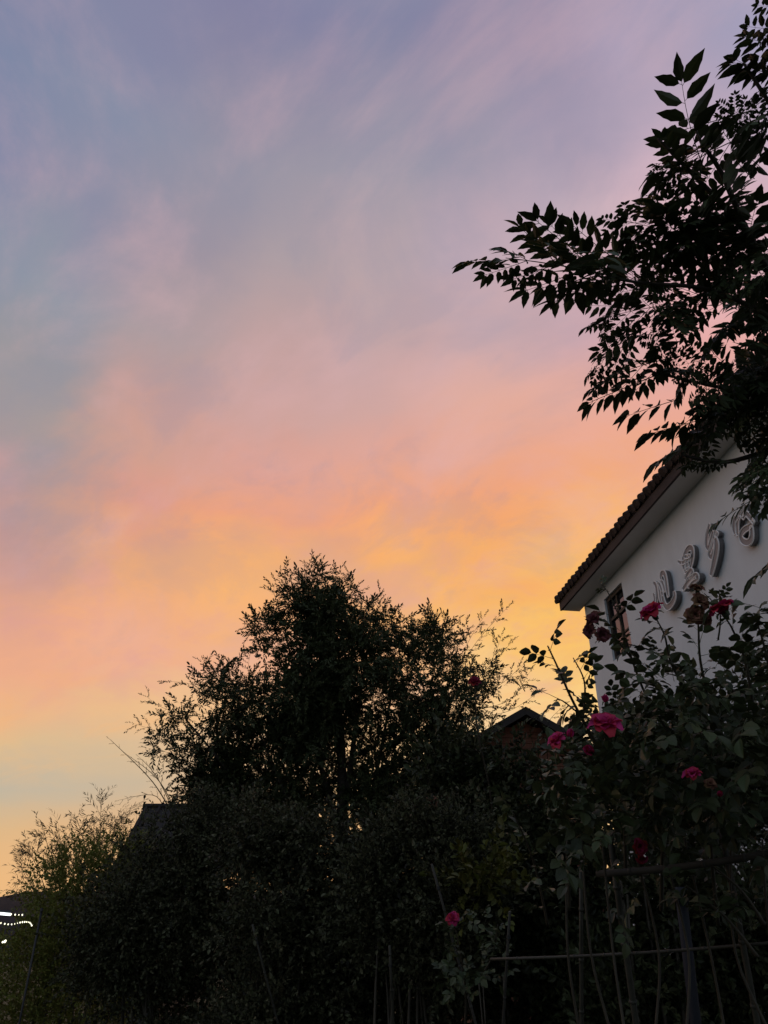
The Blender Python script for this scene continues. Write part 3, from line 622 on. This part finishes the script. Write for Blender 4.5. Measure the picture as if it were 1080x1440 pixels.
bush('hedge_shrub', base_of(430, 5.6), clumps([(385, 1205, 5.7, 45), (440, 1205, 5.6, 50), (500, 1205, 5.7, 46), (350, 1180, 5.8, 40), (400, 1290, 5.5, 75), (490, 1290, 5.5, 75), (430, 1370, 5.4, 80), (380, 1440, 5.4, 80), (480, 1460, 5.4, 70)], 7, .45, 1.0, .8),
     tiny, M_['hedge_leaf'], M_['cane'], 'grey-green tangled hedge shrub below the tall round tree', 'shrub', 240, 'shrubs of the hedge row', 9, up=.2, rnd=.9,
     shoots=[sh([(a_, 1225, 5.6), (a_+rng.uniform(-20, 20), 1180, 5.5), (a_+rng.uniform(-45, 45), rng.uniform(1105, 1150), 5.4)], 9, .55, .003, .2) for a_ in (350, 375, 400, 440, 470, 505, 530)]+[sh([(400, 1220, 5.6), (430, 1130, 5.6), (445, 1060, 5.6)], 6, .25, .003, .3), sh([(440, 1225, 5.6), (380, 1160, 5.6), (392, 1095, 5.6)], 6, .25, .003, .3)])
bush('hedge_shrub', base_of(580, 5.0), clumps([(545, 1205, 5.2, 42), (590, 1190, 5.1, 44), (640, 1200, 5.0, 50), (560, 1270, 5.0, 65), (640, 1280, 4.9, 70), (600, 1340, 4.9, 60), (560, 1430, 5.6, 75), (640, 1440, 5.6, 75)], 7, .45, 1.0, .8),
     tiny, M_['hedge_leaf'], M_['cane'], 'hedge shrub with small silvery leaves, bare stems showing below, by the lone low rose', 'shrub', 240, 'shrubs of the hedge row', 10, stem_r=.014, stem_top=.9,
     shoots=[sh([(a_, 1215, 5.0), (a_+rng.uniform(-20, 20), 1170, 4.9), (a_+rng.uniform(-45, 45), rng.uniform(1095, 1150), 4.8)], 9, .55, .003, .2) for a_ in (540, 565, 590, 615, 650)]+[sh([(560, 1215, 5.0), (600, 1110, 5.0), (625, 1045, 5.0)], 5, .25, .003, .3)])
bush('hedge_shrub', base_of(700, 5.6), clumps([(655, 1085, 6.2, 38), (712, 1105, 6.2, 42), (690, 1150, 6.0, 62), (770, 1165, 6.0, 62), (640, 1140, 6.2, 45), (700, 1220, 5.8, 75), (780, 1230, 5.7, 75), (720, 1320, 5.6, 80), (800, 1330, 5.6, 80), (640, 1130, 6.2, 40), (760, 1430, 5.5, 80), (850, 1430, 5.5, 80)], 7, .45, 1.0, .8),
     oval, M_['ivy_leaf'], M_['cane'], 'broad-leaved dark shrub beneath the timber house gable', 'shrub', 130, 'shrubs of the hedge row', 8,
     shoots=[sh([(770, 1070, 6.1), (770, 1020, 6.1), (790, 995, 6.1)], 7, .35, .003, .3), sh([(690, 1080, 6.2), (676, 1040, 6.2), (700, 1022, 6.2)], 5, .4, .003, .3), sh([(760, 1080, 6.1), (745, 1020, 6.1), (768, 1000, 6.1)], 6, .35, .003, .4)])
bush('hedge_shrub', base_of(930, 4.6), clumps([(900, 1110, 5.2, 75), (990, 1110, 5.2, 80), (1070, 1120, 5.2, 80), (900, 1300, 5.0, 50), (960, 1300, 4.9, 70), (1050, 1290, 4.8, 85), (900, 1400, 4.8, 85), (1000, 1420, 4.8, 90), (1090, 1400, 4.8, 90)], 7, .45, 1.0, .8),
     oval, M_['ivy_leaf'], M_['cane'], 'dark leafy shrub behind the bamboo trellis at the foot of the white house', 'shrub', 100, 'shrubs of the hedge row', 8)
bush('shrub', base_of(90, 8.2), [(85, 1255, 8.2, 42), (130, 1232, 8.2, 42), (78, 1310, 8.1, 42), (120, 1290, 8.1, 60), (170, 1235, 8.2, 40), (60, 1370, 8.0, 70), (140, 1370, 8.0, 80), (10, 1400, 7.9, 70), (80, 1450, 7.9, 90), (100, 1222, 8.2, 30), (175, 1210, 8.2, 32)],
     tiny, M_['lime_leaf'], M_['cane'], 'yellow-green rounded shrub at the left end of the hedge beside the lights', 'shrub', 300, None, 7)
def sprig_low():
    bush('yellow_shrub', base_of(675, 4.5), [(660, 1240, 4.5, 14), (690, 1236, 4.5, 15), (675, 1255, 4.5, 18)], oval, M_['olive_leaf'], M_['cane'], 'small yellowish shrub tip in the hedge above the lone low rose', 'shrub', 240, None, 3, stem_r=.008)
sprig_low()

# ------------------------------------------------------------------ bamboo on the left
def bamboo(label, culms):
    b = base_of(culms[0][0][0], culms[0][0][2]); o = wthing('bamboo', b, label, 'bamboo', 'bamboo clumps against the sunset'); gl = Geo()
    for pts in culms:
        pp = [P(*p) for p in pts]; c = [Vector(v) for v in catmull([tuple(Vector((pp[0].x, pp[0].y, -.05)))]+[tuple(p) for p in pp], 7)]; m = len(c)
        g = Geo(); g.tube(c, [.012*(1-.85*i/(m-1)) for i in range(m)], 6)
        for i in range(2, m, 2): g.tube([c[i]-Vector((0, 0, .004)), c[i]+Vector((0, 0, .004))], .016*(1-.85*i/(m-1)), 6)
        g.build('culm', M_['bamboo'], o, True)
        for j in range(22):
            u = rng.uniform(.5, 1)*(m-1.01); i = int(u); p = c[i].lerp(c[i+1], u-i); d = (c[i+1]-c[i]).normalized()*.7+Vector(unit(1)[0])*.8+Vector((0, 0, .15))
            l = rng.uniform(.1, .4)*(1.15-u/(m-1)*.6); q2 = p+d.normalized()*l
            gl.tube([p, q2], [.0025, .001], 3, False)
            for e in (p.lerp(q2, .5), q2): gl.inst(bamb[rng.integers(0, 3)], basis([tuple(d+Vector((0, 0, -.3)))], jitter=1.2)*rng.uniform(.4, .75), np.array([tuple(e)]))
    gl.build('foliage', M_['bamboo_leaf'], o)
bamboo('taller feathery bamboo clump left of the shed roof', [[(130, 1300, 10), (140, 1200, 10), (142, 1132, 10)], [(150, 1300, 10), (155, 1200, 10), (165, 1148, 10)], [(120, 1300, 10), (122, 1210, 10), (108, 1150, 10)], [(140, 1300, 10.2), (155, 1220, 10.2), (160, 1170, 10.2)], [(140, 1300, 10.3), (135, 1200, 10.3), (128, 1160, 10.3)]])
bamboo('lower wispy bamboo clump above the string lights', [[(90, 1330, 10), (75, 1230, 10), (62, 1168, 10)], [(80, 1330, 10), (60, 1240, 10), (42, 1200, 10)], [(95, 1330, 10.2), (90, 1230, 10.2), (84, 1178, 10.2)], [(80, 1330, 10.2), (52, 1262, 10.2), (30, 1222, 10.2)], [(100, 1330, 10.2), (102, 1240, 10.2), (100, 1200, 10.2)]])
bamboo('single slim bamboo beside the shed roof edge', [[(172, 1300, 11), (172, 1220, 11), (174, 1150, 11)], [(184, 1300, 11), (184, 1220, 11), (192, 1150, 11)]])

# ------------------------------------------------------------------ lights at the left edge
def string_light(label, pts, n, r):
    a = P(*pts[0]); o = thing('string_light', a, label, 'string light', 'string lights at the left edge')
    c = [Vector(v)-a for v in catmull([tuple(P(*p)) for p in pts], 12)]
    g = Geo(); g.tube(c, .003, 4); g.build('cable', M_['cable'], o)
    for k in range(n):
        u = (k+.5)/n*(len(c)-1.01); i = int(u); p = c[i].lerp(c[i+1], u-i)
        g = Geo(); rr = r*rng.uniform(.75, 1.2); g.tube([p+Vector((0, 0, s*rr*1.1)) for s in (-.95, -.6, 0, .6, .95)], [rr*.35, rr*.85, rr, rr*.85, rr*.35], 8)
        b = g.build('bulb', M_['bulb'], o, True)
string_light('sagging string of small yellowish bulbs at the left edge', [(-60, 1288, 7.45), (-10, 1296, 7.45), (14, 1300, 7.45), (30, 1297, 7.45), (41, 1297, 7.45), (45, 1302, 7.45)], 20, .0062)
string_light('short lowest string of bulbs, almost out of frame on the left', [(-50, 1318, 7.45), (-20, 1326, 7.45), (3, 1325, 7.45), (8, 1323, 7.45)], 8, .010)
string_light('few white bulbs trailing from the end of the bright light bar', [(14, 1285.5, 7.5), (24, 1286.5, 7.5), (33, 1286.5, 7.5)], 4, .0065)
def light_bar():
    a, b = P(-70, 1279, 7.5), P(15, 1286, 7.5); o = thing('light_bar', a, 'bright white light bar at the far left edge above the string lights', 'lamp')
    g = Geo(); g.tube([Vector((0, 0, 0)), b-a], .011, 8); g.build('tube', M_['tube_on'], o, True)
    g = Geo(); h = Vector((0, .016, .018)); g.tube([h, b-a+h], .012, 6); g.build('housing', M_['metal'], o)
light_bar()
def light_post(label, px, t, top):
    c = P(px, 1344, t); h = P(px, top, t).z; o = thing('light_post', (c.x, c.y, 0), label, 'post')
    g = Geo(); g.tube([(0, 0, -.1), (0, 0, h)], .012, 8); g.build('pole', M_['metal'], o, True); g = Geo(); g.tube([(0, 0, h), (0, 0, h+.03)], [.018, .014], 8); g.build('cap', M_['metal'], o)
light_post('dark post at the right end of the string lights', 46, 7.5, 1280)

# ------------------------------------------------------------------ bamboo trellis and stakes
def culm_pts(a, b, bow=.01, n=9):
    s = Vector((rng.uniform(-1, 1), rng.uniform(-1, 1), rng.uniform(-1, 1)))*bow
    return [a.lerp(b, u)+s*math.sin(math.pi*u) for u in np.linspace(0, 1, n)]
def bamboo_pole(g, a, b, r, node=.16, bow=.01):
    pts = culm_pts(a, b, bow); g.tube(pts, [r*(1-.12*i/8) for i in range(9)], 8)
    L_ = (b-a).length; k = 1
    while k*node < L_:
        u = k*node/L_; p = a.lerp(b, u)+(pts[4]-a.lerp(b, .5))*math.sin(math.pi*u); d = (b-a).normalized(); g.tube([p-d*.006, p-d*.002, p+d*.002, p+d*.006], [r*1.02, r*1.16, r*1.16, r*1.02], 8); k += 1
def down(p): return Vector((p.x, p.y, -.1))
def trellis():
    o = wthing('bamboo_trellis', base_of(900, 2.9), 'rickety bamboo trellis of two rails and leaning posts under the rose bush', 'trellis')
    for a, b, r, k in (((840, 1229, 2.62), (1120, 1193, 2.2), .0115, 'weather'), ((690, 1349, 3.2), (1130, 1322, 2.5), .0058, 'bamboo')):
        g = Geo(); bamboo_pole(g, P(*a), P(*b), r, .13); g.build('rail', M_[k], o, True)
    for a, b, r in (((856, 1165, 2.95), (905, 1500, 2.75), .0135), ((817, 1225, 3.1), (820, 1500, 3.0), .009), ((1010, 1140, 2.7), (1075, 1500, 2.5), .012)):
        g = Geo(); top = P(*a); bot = P(*b); d = (bot-top); f = bot+d*((bot.z+.1)/max(.2, top.z-bot.z)) if top.z > bot.z else down(bot)
        bamboo_pole(g, f, top, r, .19); g.build('post', M_['bamboo'], o, True)
trellis()
def stake(label, a, b, r, m='weather'):
    top, low = P(*a), P(*b); d = low-top; foot = low+d*((low.z+.05)/(top.z-low.z)) if top.z-low.z > .05 else down(low)
    if (foot-low).length > 3: foot = down(low)
    o = wthing('garden_stake', tuple(foot), label, 'stake', 'thin bamboo stakes in the hedge'); g = Geo(); bamboo_pole(g, foot, top, r, .2); g.build('cane', M_[m], o, True)
    g = Geo(); c = top.lerp(foot, .06); g.tube([c-Vector((0, 0, .008)), c+Vector((0, 0, .008))], r*1.35, 8); g.build('tie', M_['cable'], o)
stake('slanting pale stake left of the lone low rose', (607, 1215, 4.3), (634, 1312, 4.2), .008)
stake('short upright stake right of the lone low rose', (717, 1282, 3.6), (714, 1342, 3.6), .0075)
stake('thin stake leaning low in the left part of the hedge', (355, 1300, 5.0), (368, 1350, 4.95), .009, 'bamboo')
stake('stake among the bare stems below the grey-green shrub', (548, 1330, 4.4), (552, 1420, 4.4), .009, 'bamboo')
def pipe():
    o = wthing('drain_pipe', base_of(965, 3.4), 'grey-blue plastic pipe standing behind the trellis rails', 'pipe'); g = Geo()
    a, b = P(957, 1252, 3.4), P(985, 1500, 3.3); g.tube([a, b, down(b)], .024, 12); g.build('pipe', M_['pipe'], o, True)
    g = Geo(); g.tube([a+Vector((0, 0, -.05)), a+Vector((0, 0, .012))], .029, 12); g.build('collar', M_['pipe'], o, True)
pipe()

# ------------------------------------------------------------------ rose bushes
def rose_leaf(n=5):
    g = Geo(); g.tube([(0, 0, 0), (0, .5, .01), (0, 1, -.03)], [.012, .009, .006], 4, False)
    spots = [(0, 1.0, 0, .62)]+[(s, u, a, z) for u, a, z in ((.78, 62, .52), (.45, 68, .44))[:(n-1)//2] for s in (-1, 1)]
    for s, u, a, z in spots:
        d = np.array((s*math.sin(R(a)), math.cos(R(a)), rng.uniform(-.25, .1)))
        g.inst(L_rose, basis([d], jitter=.4)*z*rng.uniform(.85, 1.15), np.array([(0, u, 0.0)]))
    return g.proto()
rl = [rose_leaf(5), rose_leaf(5), rose_leaf(3), rose_leaf(5)]
def petal(g, base, axis, az, tilt, L_, W_, cup, ruffle, curl):
    ax = Vector(axis).normalized(); u = ax.orthogonal().normalized(); v = ax.cross(u); rad = u*math.cos(az)+v*math.sin(az); tan = ax.cross(rad)
    V = []; n = 6; m = 5
    for i in range(n+1):
        s = i/n; ang = tilt*(.35+.65*s)+curl*max(0, s-.6)
        y = L_*s; pos = rad*math.sin(ang)*y+ax*math.cos(ang)*y
        w = W_*(math.sin(math.pi*min(.93, .10+.80*s))**.7)
        for j in range(m+1):
            q_ = (j/m-.5)*2
            p = Vector(base)+pos+tan*(q_*w*.5)+(ax*math.sin(ang)-rad*math.cos(ang))*(cup*w*q_*q_)*.5
            p += ax*ruffle*s*math.sin(q_*5+az*7)*L_*.05+rad*ruffle*s*rng.uniform(-1, 1)*L_*.025
            if i == n: p -= (rad*math.sin(ang)+ax*math.cos(ang))*L_*.10*q_*q_
            V.append(tuple(p))
    g.add(V, [(i*(m+1)+j, i*(m+1)+j+1, (i+1)*(m+1)+j+1, (i+1)*(m+1)+j) for i in range(n) for j in range(m)])
def bloom(parent, p, axis, size, mkey, label=None, bud=False, ragged=1.0, name='flower'):
    g = Geo(); ax = Vector(axis).normalized(); p = Vector(p)
    rings = ((3, .10, .62, .55), (4, .28, .72, .65), (5, .52, .84, .8), (6, .82, .95, .9), (7, 1.12, 1.0, .95)) if not bud else ((3, .06, .9, .6), (4, .16, 1.0, .7), (4, .32, .95, .75))
    for k, tl, L_, W_ in rings:
        for i in range(k):
            petal(g, p+ax*size*.05, ax, 2*math.pi*i/k+k*1.3+rng.uniform(-.25, .25)*ragged, tl*rng.uniform(.85, 1.2), size*.56*L_*rng.uniform(.85, 1.12), size*.62*W_, .55, ragged, .45*tl)
    o = g.build(name, M_[mkey], parent, True)
    if label: o['label'] = label
    s = Geo(); s.tube([p-ax*size*.2, p-ax*size*.06, p+ax*size*.06], [size*.05, size*.11, size*.1], 8)
    for i in range(5): petal(s, p, ax, i*2*math.pi/5, 1.5, size*.4, size*.16, .2, .3, .5)
    so = s.build('sepals', M_['sepal'], o, True); so.matrix_parent_inverse = parent.matrix_basis.inverted() if False else so.matrix_parent_inverse
    return o
def cane(o, pts, r=.006, leaves=8, lsz=.075, name='cane', frm=.15):
    c = [Vector(v) for v in catmull([tuple(P(*p)) for p in pts], 7)]; m = len(c); g = Geo(); g.tube(c, [r*(1-.65*i/(m-1)) for i in range(m)], 6)
    for j in range(int(m*1.2)):                              # thorns
        i = rng.integers(0, m-1); d = Vector(unit(1)[0]); g.tube([c[i], c[i]+d*.008], [.0018, .0003], 4, False)
    g.build(name, M_['cane'], o, True); out = []
    for j in range(leaves):
        u = (frm+(1-frm)*(j+rng.uniform(0, .6))/leaves)*(m-1.01); i = int(u); p = c[i].lerp(c[i+1], u-i); d = (c[i+1]-c[i]).normalized()
        v = Vector(unit(1)[0]); v = (v-d*v.dot(d)).normalized(); dd = d*.55+v*.8+Vector((0, 0, .1)); out.append((p, dd, lsz*rng.uniform(.7, 1.2)))
    return out
def put_leaves(g, lst, jit=.9):
    for p, d, s in lst: g.inst(rl[rng.integers(0, 4)], basis([tuple(d)], jitter=jit)*s, np.array([tuple(p)]))

TOP = [(760, 1085), (800, 1035), (822, 1005), (835, 985), (860, 960), (890, 948), (915, 940), (945, 925), (965, 905), (990, 912), (1010, 920), (1030, 905), (1048, 885), (1080, 872), (1140, 860)]
def top_at(x):
    for (a, b), (c, d) in zip(TOP, TOP[1:]):
        if a <= x <= c: return b+(d-b)*(x-a)/(c-a)
    return 1200
def rose_bush():
    o = wthing('rose_bush', base_of(960, 2.5), 'large climbing rose bush with pink and withered blooms at the right, before the white wall', 'rose bush')
    g = Geo(); lv = []
    for pts, r, n, s in (
        ([(880, 1120, 2.5), (835, 1040, 2.45), (805, 985, 2.42), (785, 940, 2.4), (770, 908, 2.4)], .006, 10, .066), ([(820, 1010, 2.43), (822, 960, 2.42), (806, 925, 2.4)], .004, 5, .06),
        ([(810, 1000, 2.42), (790, 985, 2.4), (780, 985, 2.4)], .003, 3, .08), ([(840, 1060, 2.45), (800, 1060, 2.42), (790, 1050, 2.4)], .004, 4, .06),
        ([(960, 1060, 2.5), (915, 990, 2.48), (893, 940, 2.46), (878, 890, 2.45), (868, 855, 2.44)], .005, 9, .065), ([(888, 925, 2.46), (862, 895, 2.45), (842, 884, 2.44)], .004, 3, .05), ([(872, 870, 2.45), (856, 835, 2.44), (846, 822, 2.44)], .0022, 3, .035),
        ([(980, 1000, 2.5), (945, 935, 2.48), (935, 895, 2.46), (924, 872, 2.45)], .005, 6, .06), ([(955, 940, 2.48), (915, 915, 2.46), (880, 905, 2.45)], .004, 5, .065),
        ([(1000, 1000, 2.4), (985, 930, 2.38), (982, 880, 2.36), (978, 838, 2.35)], .005, 4, .06), ([(1010, 900, 2.36), (1012, 860, 2.35), (990, 834, 2.35)], .003, 2, .03), ([(1018, 868, 2.36), (1005, 846, 2.35), (1030, 838, 2.35)], .0025, 3, .035),
        ([(1060, 1000, 2.3), (1048, 930, 2.28), (1030, 885, 2.26), (1018, 866, 2.25)], .005, 6, .065), ([(1090, 980, 2.2), (1075, 910, 2.2), (1060, 862, 2.2)], .005, 6, .08), ([(1100, 930, 2.2), (1090, 880, 2.2), (1075, 855, 2.2)], .004, 5, .075),
        ([(880, 1230, 2.6), (875, 1120, 2.55), (850, 1045, 2.5), (848, 1000, 2.48)], .006, 7, .08), ([(930, 1280, 2.6), (935, 1150, 2.55), (960, 1060, 2.5)], .007, 8, .085), ([(1010, 1300, 2.5), (1000, 1180, 2.45), (1010, 1060, 2.4)], .007, 8, .085), ([(1075, 1300, 2.4), (1040, 1250, 2.42), (985, 1205, 2.45)], .006, 4, .08),
        ([(1065, 1345, 2.4), (1020, 1290, 2.42), (965, 1245, 2.45)], .006, 3, .08), ([(800, 1280, 2.7), (800, 1160, 2.65), (790, 1080, 2.6)], .006, 8, .08), ([(770, 1300, 2.8), (750, 1210, 2.75), (720, 1140, 2.7)], .005, 7, .075)):
        lv += cane(o, pts, r, n, s)
    for x in (800, 840, 885, 925, 960, 1000, 1040, 1085):     # main canes up from the ground
        b = base_of(x, rng.uniform(2.5, 2.8)); gg = Geo(); top = P(x+rng.uniform(-40, 40), 1180, 2.6)
        pts = [Vector(b)]+[Vector(b).lerp(top, u)+Vector((rng.uniform(-.045, .045), rng.uniform(-.04, .04), 0)) for u in (.3, .5, .66, .82)]+[top]; cc = [Vector(v) for v in catmull([tuple(v) for v in pts], 6)]
        gg.tube(cc, [.007*(1-.5*i/(len(cc)-1)) for i in range(len(cc))], 7); gg.build('cane', M_['cane'], o, True)
    put_leaves(g, lv)
    n = 0
    while n < 1150:                                          # leaves through the depth of the bush
        x = rng.uniform(765, 1150); y = rng.uniform(860, 1300); e = y-top_at(x)
        if e < 0: continue
        pr = min(1, .12+e/75) if e < 75 else 1
        if y > 1150: pr *= max(.10, 1-(y-1150)/110)
        if x < 850 and y > 1120: pr *= .6
        if rng.random() > pr: continue
        t = rng.uniform(2.1, 3.0)
        if 860 < x < 1060 and 1165 < y < 1240: t = rng.uniform(2.75, 3.1)
        p = P(x, y, t); d = Vector(unit(1)[0])*.9+Vector((-.1, -.35, -.05))
        g.inst(rl[rng.integers(0, 4)], basis([tuple(d)], jitter=.8)*rng.uniform(.05, .088), np.array([tuple(p)])); n += 1
    # a few large pale undersides that catch the light
    for x, y in ((915, 1015), (955, 1030), (1048, 1030), (1065, 1060), (1050, 1010), (955, 1010), (1015, 1040)):
        put_leaves(g, [(P(x, y, 2.05), Vector((rng.uniform(-1, 1), -.3, -.4)), .1)])
    g.build('foliage', M_['rose_leaf'], o)
    for x, y, t, ax, sz, mk, lb, bud in (
        (920, 866, 2.45, (-.5, -.45, .65), .082, 'pink', 'pink rose, open, below the lowest sign letter', False), (1020, 864, 2.25, (-.35, -.15, .95), .085, 'pink', 'flat pink rose nearest the right edge', False),
        (853, 988, 2.46, (-.35, -.5, .8), .046, 'pink', 'small pink rosebud', True), (852, 1027, 2.4, (-.2, -.7, .75), .098, 'pink', 'largest fully open pink rose', False), (833, 1058, 2.38, (-.7, -.8, .15), .066, 'pink', 'pink rose facing sideways', True),
        (786, 1045, 2.4, (-.55, -.5, .5), .06, 'pink', 'purple-pink rose at the left end of the bush', False), (800, 1038, 2.42, (.3, -.3, .8), .05, 'pink', None, True), (974, 1093, 2.2, (-.2, -.6, .7), .05, 'pink', 'pink rose deep in the leaves', False), (1011, 1119, 2.25, (0, -.8, .3), .034, 'pink', 'small red bud deep in the leaves', True),
        (999, 1104, 2.3, (-.2, -.8, .3), .036, 'faded', 'small pale faded rose', False), (838, 874, 2.44, (-.5, -.5, .4), .055, 'fadedred', 'withered dark red rose cluster', False), (833, 888, 2.44, (-.6, -.4, -.1), .05, 'fadedred', None, False), (846, 892, 2.43, (0, -.7, -.4), .048, 'fadedred', None, False),
        (980, 832, 2.35, (.1, -.4, .8), .045, 'faded', 'withered brown rose at the tip of its cane', False), (981, 848, 2.34, (.2, -.8, .2), .055, 'faded', None, False), (978, 866, 2.34, (-.3, -.8, -.2), .06, 'faded', None, False), (988, 873, 2.34, (.5, -.6, -.3), .05, 'faded', None, False), (899, 1190, 2.5, (-.1, -.8, -.1), .05, 'deep', 'dark red hanging rose above the trellis rail', False), (901, 1206, 2.5, (.1, -.6, -.6), .036, 'deep', None, False)):
        tt = t if y < 890 else max(1.98, t-(.42 if y < 1080 else .22))
        bloom(o, P(x, y, tt), ax, sz*tt/t, mk, lb, bud, 1.8 if 'faded' in mk else 1.0)
    return o
rose_bush()
def low_rose():
    o = wthing('rose_bush', base_of(640, 3.9), 'thin low rose with one dusky pink bloom in the middle of the hedge', 'rose bush')
    lv = cane(o, [(650, 1500, 3.9), (655, 1400, 3.85), (645, 1330, 3.8), (638, 1295, 3.8)], .006, 10, .07, frm=.3)+cane(o, [(655, 1400, 3.85), (690, 1350, 3.85), (700, 1300, 3.85)], .005, 8, .07)
    b = base_of(650, 3.9); gg = Geo(); gg.tube([Vector(b), P(650, 1500, 3.9)], .007, 6); gg.build('cane', M_['cane'], o, True)
    for _ in range(60):
        lv.append((P(rng.uniform(620, 710), rng.uniform(1290, 1390), rng.uniform(3.7, 4.1)), Vector(unit(1)[0])+Vector((0, -.3, 0)), rng.uniform(.05, .08)))
    g = Geo(); put_leaves(g, lv); g.build('foliage', M_['rose_leaf'], o); bloom(o, P(637, 1293, 3.78), (-.1, -.85, .4), .066, 'pink')
low_rose()
def tree_rose():
    o = wthing('rose_bush', base_of(690, 5.5), 'tall rose cane with one dark red bloom against the tree and one orange bloom below', 'rose bush')
    lv = cane(o, [(700, 1240, 5.6), (690, 1120, 5.6), (672, 1030, 5.6), (668, 965, 5.6)], .008, 12, .07, frm=.2)+cane(o, [(690, 1200, 5.4), (640, 1160, 5.3), (608, 1132, 5.2)], .007, 8, .07)
    gg = Geo(); gg.tube([Vector(base_of(690, 5.5)), P(700, 1240, 5.6)], .011, 6); gg.build('cane', M_['cane'], o, True)
    g = Geo(); put_leaves(g, lv); g.build('foliage', M_['rose_leaf'], o)
    bloom(o, P(668, 962, 5.58), (-.1, -.7, .5), .10, 'deep', 'dark red rose'); bloom(o, P(608, 1130, 5.18), (-.1, -.7, .5), .085, 'faded', 'orange-brown rose')
tree_rose()
for o in list(bpy.data.objects):
    if '_world' in o.keys(): del o['_world']
